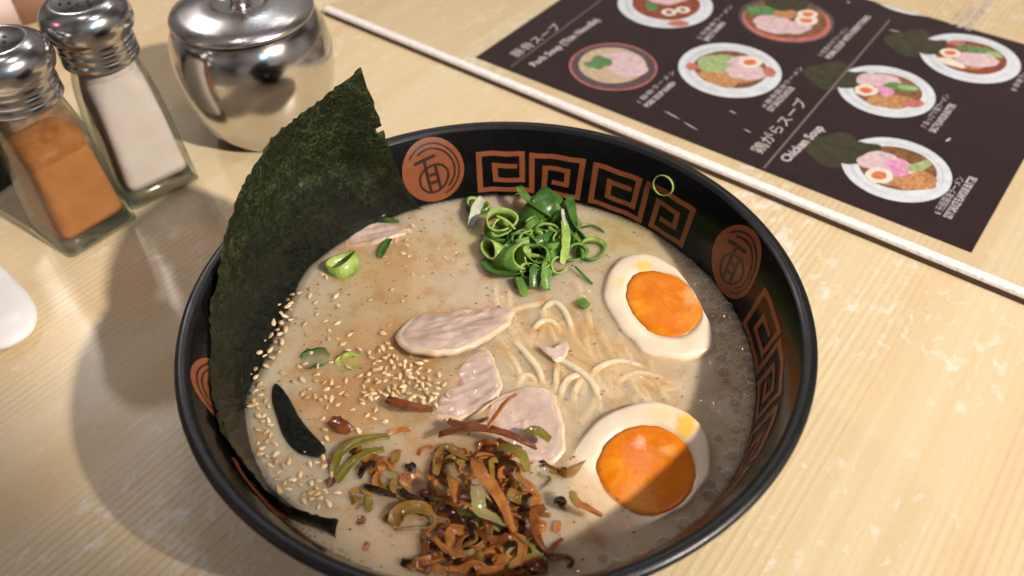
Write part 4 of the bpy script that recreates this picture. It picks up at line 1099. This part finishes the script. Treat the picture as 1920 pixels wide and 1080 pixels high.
def rule(p0, p1, w):
    a, b = m2(*p0), m2(*p1); d = (b - a).normalized(); n_ = Vector((-d.y, d.x)) * w / 2
    z = M_PRINTZ + 0.00026
    build('printed_rule', [(*(a + n_), z), (*(a - n_), z), (*(b - n_), z), (*(b + n_), z)], [(0, 1, 2, 3)], INK['rule'], menu, smooth=False)
rule((1432, 316), (1668, 38), .0011)
rule((958, 126), (1128, 0), .0009)
# clear acrylic sheet over the menu
def mat_acrylic():
    M = Mat('clear_acrylic'); v = M.coord()
    nrm = M.bump(M.noise(v, 14, 3), 0.05, 0.001)
    tr = M.n.new('ShaderNodeBsdfTransparent'); tr.inputs[0].default_value = (0.97, 0.97, 0.965, 1)
    gl = M.node('ShaderNodeBsdfGlossy', Roughness=0.16); M.link(nrm, gl.inputs['Normal'])
    M.surf(M.mixs(M.schlick(0.018), tr.outputs[0], gl.outputs[0])); return M.m
SH = 0.0052
sA, sB = at(606, 16, SH), at(1925, 556, SH)
sd = (sB - sA).normalized(); sn = Vector((-sd.y, sd.x, 0)); LS = (sB - sA).length
if sn.y < 0: sn = -sn
sheet = empty('acrylic_sheet', (sA.x, sA.y, 0)); tag(sheet, 'clear acrylic sheet with white polished edge covering the table behind the bowl', 'sheet')
sheet.rotation_euler = (0, 0, math.atan2(sd.y, sd.x))
BW = 0.0048
build('panel', [(0, BW, SH), (LS + .12, BW, SH), (LS + .12, .75, SH), (0, .75, SH)], [(0, 1, 2, 3)], mat_acrylic(), sheet, smooth=False)
ed = []
N = 90
vs2, fs2 = [], []
for k in range(N + 1):
    x = (LS + .12) * k / N
    j = 0.00025 * noise.noise((x * 300, 0, 0)) + 0.00025 * noise.noise((x * 90, 4, 0))
    for (y, z) in ((0.0, 0.0034), (0.0, 0.0038), (0.0006, SH - .0002), (0.0014, SH + .00005), (BW - .0001 + j, SH + .00008), (BW - .0001 + j, 0.0034)):
        vs2.append((x, y, z))
for k in range(N):
    for q in range(5):
        a = k * 6 + q; fs2.append((a, a + 6, a + 7, a + 1))
build('polished_edge', vs2, fs2, simple('acrylic_edge_white', (0.88, 0.84, 0.83), 0.45, 0.15, 500, 0.5, 900, 0.001), sheet, smooth=False)
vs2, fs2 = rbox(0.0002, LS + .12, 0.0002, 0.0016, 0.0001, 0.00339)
build('edge_shade', vs2, fs2, simple('brown_edge_shade', (0.10, 0.06, 0.045), 0.6, 0.3, 300), sheet, smooth=False)  # dark front face and shadow gap under the edge, painted as a brown strip
# scratches on the sheet over the menu
M_SCR = simple('scratch_white', (0.55, 0.50, 0.48), 0.6)
for x0, y0, x1, y1, w in ((1243, 207, 1278, 225, .0010), (1280, 228, 1310, 245, .0009), (1366, 207, 1382, 214, .0011), (1394, 242, 1410, 249, .0009), (1666, 56, 1690, 60, .0012), (1774, 266, 1782, 258, .0016), (1588, 2, 1594, 6, .0014), (1868, 60, 1872, 60, .001)):
    a, b = at(x0, y0, SH), at(x1, y1, SH); d = (b - a); d.normalize(); n_ = Vector((-d.y, d.x, 0)) * w / 2
    mid_ = (a + b) / 2; inv = Matrix.Rotation(-math.atan2(sd.y, sd.x), 4, 'Z')
    pts = [a, a.lerp(b, .3) + n_, b, a.lerp(b, .6) - n_]
    build('scratch', [inv @ (p - Vector((sA.x, sA.y, 0))) + Vector((0, 0, .00004)) for p in pts], [(0, 3, 2, 1)], M_SCR, sheet, smooth=False)

# ================================================================== shakers and sugar pot
def mat_steel(name, rough, tint=(0.62, 0.60, 0.585)):
    M = Mat(name); v = M.coord()
    f = M.noise(v, 45, 4)
    r = M.ramp(f, [(0.3, (rough * .7,) * 3), (0.7, (rough * 1.35,) * 3)])
    M.principled(tint, r, M.bump(M.noise(v, 120, 3), 0.04, 0.0005), Metallic=1.0); return M.m
M_CAP = mat_steel('cap_steel', 0.20, (0.55, 0.54, 0.545)); M_POT = mat_steel('pot_steel', 0.16, (0.66, 0.63, 0.60))
def mat_glass():
    M = Mat('shaker_glass')
    lw = M.node('ShaderNodeLayerWeight', Blend=0.35)
    tint = M.ramp(lw.outputs['Facing'], [(0.2, (0.96, 0.97, 0.95)), (0.85, (0.56, 0.63, 0.55))])
    tr = M.n.new('ShaderNodeBsdfTransparent'); M.link(tint, tr.inputs[0])
    gl = M.node('ShaderNodeBsdfGlossy', Roughness=0.05)
    M.surf(M.mixs(M.schlick(0.045), tr.outputs[0], gl.outputs[0])); return M.m
def mat_glass_base():
    M = Mat('shaker_glass_base')
    g = M.node('ShaderNodeBsdfGlass', Roughness=0.03, IOR=1.48); g.inputs[0].default_value = (0.90, 0.95, 0.89, 1)
    tr = M.n.new('ShaderNodeBsdfTransparent'); tr.inputs[0].default_value = (0.86, 0.91, 0.85, 1)
    M.surf(M.mixs(0.55, tr.outputs[0], g.outputs[0])); return M.m
M_GLASS, M_GBASE = mat_glass(), mat_glass_base()
def mat_powder(name, a, b):
    M = Mat(name); v = M.coord(); f = M.noise(v, 70, 5, 0.6); g = M.noise(v, 1500, 2)
    c = M.ramp(f, [(0.3, a), (0.7, b)])
    M.principled(c, 0.8, M.bump(M.math('ADD', f, M.math('MULTIPLY', g, .3)), 0.2, 0.0008)); return M.m
def sq_section(hw, expo, z, n=56):
    out = []
    for k in range(n):
        t = 6.28318 * (k + .5) / n; c, s = math.cos(t), math.sin(t)
        out.append((math.copysign(abs(c) ** (2 / expo), c) * hw, math.copysign(abs(s) ** (2 / expo), s) * hw, z))
    return out
def loft(secs, cap0=True, cap1=True):
    n = len(secs[0]); v = [p for s in secs for p in s]; f = []
    for i in range(len(secs) - 1):
        for k in range(n):
            k2 = (k + 1) % n; f.append((i * n + k, i * n + k2, (i + 1) * n + k2, (i + 1) * n + k))
    if cap0: f.append(tuple(range(n))[::-1])
    if cap1: f.append(tuple((len(secs) - 1) * n + k for k in range(n)))
    return v, f
def shaker(loc, rot, label, powder, level, spout):
    root = empty('shaker', (loc[0], loc[1], 0)); root.rotation_euler = (0, 0, rot); tag(root, label, 'shaker', 'glass shakers with metal caps')
    H = 0.0765
    def hw(z):
        t = z / H
        return 0.0194 - 0.0028 * min(1, t / 0.62) - (0.0022 * max(0, (t - .55) / .45) ** 2)
    def ex(z):
        t = z / H; return 9.0 if t < .55 else 9.0 - 6.9 * min(1, ((t - .55) / .35)) ** 0.8
    zs = [H * k / 22 for k in range(23)]
    secs = [sq_section(0.0180, 8, 0.0)] + [sq_section(hw(z), ex(z), max(z, .0012)) for z in zs]
    v, f = loft(secs, True, False); build('glass_body', v, f, M_GLASS, root)
    v, f = loft([sq_section(0.0165, 8, 0.0006), sq_section(0.0180, 8, 0.0018), sq_section(0.0174, 8, 0.0070), sq_section(0.0130, 5, 0.0082)]); build('glass_base', v, f, M_GBASE, root)
    zt = 0.0086 + level * (H - 0.0086)
    sp = []
    for k in range(19):
        z = 0.0085 + (zt - 0.0085) * k / 18; sp.append(sq_section(hw(z) - 0.0024, max(2.1, ex(z) * .75), z))
    top = [(x * (1 + .1 * noise.noise((x * 90, y * 90, 1))), y, z + 0.004 * noise.noise((x * 70, y * 70, 5))) for x, y, z in sq_section(hw(zt) * .5, 2.3, zt + 0.0035)]
    v, f = loft(sp + [top]); build('powder', v, f, powder, root)
    D = Mat('powder_dust'); dv_ = D.coord(); dn_ = D.noise(dv_, 130, 5, 0.65)
    src = powder.node_tree.nodes; base = [n for n in src if n.type == 'VALTORGB'][0].color_ramp.elements[1].color[:3]
    ddf = D.n.new('ShaderNodeBsdfDiffuse'); ddf.inputs[0].default_value = (*base, 1); dtr = D.n.new('ShaderNodeBsdfTransparent')
    dsep = D.n.new('ShaderNodeSeparateXYZ'); D.link(dv_, dsep.inputs[0])
    fade = D.math('MULTIPLY', D.ramp(dn_, [(0.38, (0.06,) * 3), (0.62, (0.75,) * 3)]), D.ramp(D.math('DIVIDE', dsep.outputs['Z'], H), [(level * .8, (1, 1, 1)), (1.0, (0.35, 0.35, 0.35))]))
    D.surf(D.mixs(fade, dtr.outputs[0], ddf.outputs[0]))
    v, f = loft([sq_section(hw(z) - 0.0012, max(2.1, ex(z) * .85), z) for z in [zt - 0.004 + (H - 0.004 - zt + 0.004) * k / 10 for k in range(11)]], False, False); build('powder_dust', v, f, D.m, root)
    prof = [(0.0158, 0.0625), (0.0162, 0.0620), (0.0166, 0.0628), (0.0164, 0.0655), (0.0158, 0.0662), (0.0164, 0.0670), (0.0164, 0.0695), (0.0157, 0.0703), (0.0163, 0.0712), (0.0162, 0.0732), (0.0160, 0.0742), (0.0183, 0.0765), (0.0192, 0.0795), (0.0191, 0.0828), (0.0180, 0.0862), (0.0158, 0.0888), (0.0130, 0.0902), (0.0112, 0.0905), (0.0106, 0.0900), (0.0, 0.0902)]
    v, f = lathe([(r * 1.06, z + 0.0110) for r, z in prof], 64); cap = build('cap', v, f, M_CAP, root)
    hole = simple('hole_dark', (0.01, 0.009, 0.008), 0.8)
    ZO = 0.0110
    spots = [(0.0045 * math.cos(a) * s, 0.0045 * math.sin(a) * s) for s in (1, 1.8) for a in [k * 1.047 + s for k in range(6)]]
    if spout: spots = spots[:9]
    for x, y in spots:
        v, f = lathe([(0.0008, 0.0), (0.0, 0.00005)], 12); build('hole', v, f, hole, cap, loc=(x, y, 0.09035 + ZO))
    return root
pw_salt = mat_powder('white_pepper', (0.56, 0.47, 0.43), (0.64, 0.55, 0.51))
pw_chili = mat_powder('chilli_powder', (0.345, 0.125, 0.034), (0.43, 0.17, 0.05))
shaker((-0.2120, 0.1215), R_(53), 'square glass shaker of orange chilli powder with domed metal cap, nearest the bowl at left', pw_chili, 0.64, True)
shaker((-0.1895, 0.1570), R_(44), 'square glass shaker of white powder with domed metal cap, behind the chilli shaker', pw_salt, 0.93, False)
pot = empty('sugar_pot', (-0.1365, 0.2075, 0)); pot.scale = (1.01, 1.01, 1.20); tag(pot, 'rounded stainless steel sugar pot with lid and knob at the back left', 'pot')
prof = [(0.0, 0.0012), (0.024, 0.0012), (0.0265, 0.0), (0.0285, 0.0012), (0.0335, 0.0075), (0.0385, 0.0185), (0.0412, 0.0300), (0.0416, 0.0385), (0.0400, 0.0470), (0.0370, 0.0530), (0.0345, 0.0552), (0.0338, 0.0556)]
v_, f_ = lathe(prof, 96); build('body', v_, f_, M_POT, pot)
prof = [(0.0352, 0.0562), (0.0362, 0.0566), (0.0364, 0.0576), (0.0355, 0.0586), (0.030, 0.0602), (0.022, 0.0618), (0.0160, 0.0626), (0.0146, 0.0624), (0.0138, 0.0608), (0.010, 0.0602), (0.0, 0.0602)]
v_, f_ = lathe(prof, 96); lid = build('lid', v_, f_, mat_steel('lid_steel', 0.26, (0.60, 0.575, 0.56)), pot)
prof = [(0.0065, 0.0601), (0.0048, 0.0612), (0.0040, 0.064), (0.0040, 0.068), (0.0052, 0.0705), (0.0075, 0.0725), (0.0082, 0.0745), (0.0065, 0.0768), (0.0, 0.0776)]
v_, f_ = lathe(prof, 48); build('knob', v_, f_, M_POT, lid)

# ================================================================== spoon, and what shows at the edges
def spoon():
    line = [(-150, 560), (-130, 490), (-60, 468), (0, 497), (30, 526), (55, 552), (70, 585), (62, 618), (30, 643), (0, 654), (-60, 664), (-125, 640)]
    N = 64; Z0 = 0.004
    ring = spline([at(x, y, Z0) for x, y in line], N, True); c = sum(ring, Vector()) / N
    root = empty('soup_spoon', (c.x, c.y, 0))
    tag(root, 'plain white ceramic soup spoon, rounded end showing at the left edge of the table', 'spoon')
    M_C = simple('white_ceramic', (0.80, 0.79, 0.80), 0.25, 0.03, 60)
    rows = [(0.80, 0.0006), (0.93, 0.0010), (0.985, 0.0026), (1.0, 0.0040), (0.985, 0.0052), (0.94, 0.0062), (0.80, 0.0070), (0.5, 0.0074), (0.2, 0.0075)]
    v, f = [], []
    for sc, z in rows: v += [((p.x - c.x) * sc, (p.y - c.y) * sc, z) for p in ring]
    for i in range(len(rows) - 1):
        for k in range(N):
            k2 = (k + 1) % N; f.append((i * N + k, i * N + k2, (i + 1) * N + k2, (i + 1) * N + k))
    f.append(tuple(range(N))[::-1]); f.append(tuple((len(rows) - 1) * N + k for k in range(N)))
    build('scoop', v, f, M_C, root)
    v, f = ribbon([(-.018, .004, .0046), (-.05, .012, .006), (-.09, .022, .005)], .014, .005, n=14, taper=.9, sides=12); build('handle', v, f, M_C, root)
spoon()
def bevel_box(name, w, d, h, mt, parent, b=0.002, loc=(0, 0, 0)):
    bm = bmesh.new(); bmesh.ops.create_cube(bm, size=1)
    for v in bm.verts: v.co = Vector((v.co.x * w, v.co.y * d, (v.co.z + .5) * h))
    bmesh.ops.bevel(bm, geom=bm.edges[:], offset=b, segments=3, affect='EDGES')
    me = bpy.data.meshes.new(name); bm.to_mesh(me); bm.free(); me.materials.append(mt)
    for p in me.polygons: p.use_smooth = True
    return obj(name, me, parent, loc)
p = at(64, 50, 0)
cb = empty('chopstick_box', (p.x - .01, p.y + .035, 0)); cb.rotation_euler = (0, 0, R_(40)); tag(cb, 'pinkish wooden box standing behind the two shakers', 'box')
bevel_box('box_wall', .045, .06, .075, simple('pink_wood', (0.50, 0.30, 0.22), 0.55, 0.2, 40), cb)
p = at(8, 55, 0)
pk = empty('packet', (p.x - .012, p.y + .012, 0)); pk.rotation_euler = (0, 0, R_(52)); tag(pk, 'pale packet with a yellow band in the far left corner', 'packet')
bevel_box('packet_body', .035, .05, .03, simple('packet_pale', (0.66, 0.52, 0.50), 0.5, 0.1, 60), pk)
bevel_box('yellow_band', .0356, .012, .0304, simple('packet_yellow', (0.45, 0.36, 0.02), 0.5, 0.1, 60), pk, loc=(0, .008, -.0001))
p = at(2, 352, 0)
bt = empty('sauce_bottle', (p.x - .022, p.y + .012, 0)); tag(bt, 'black bottle base cut off by the left edge behind the chilli shaker', 'bottle')
v_, f_ = lathe([(0, .001), (.024, .001), (.027, .0), (.0285, .002), (.0285, .052), (.027, .060), (.016, .078), (.011, .086), (.011, .098)], 64); build('glass_body', v_, f_, simple('black_glass', (0.01, 0.01, 0.011), 0.15), bt)
v_, f_ = lathe([(.0125, .096), (.013, .097), (.013, .112), (.0118, .1135), (0, .1135)], 48); build('cap', v_, f_, simple('bottle_cap', (0.02, 0.02, 0.02), 0.4), bt)
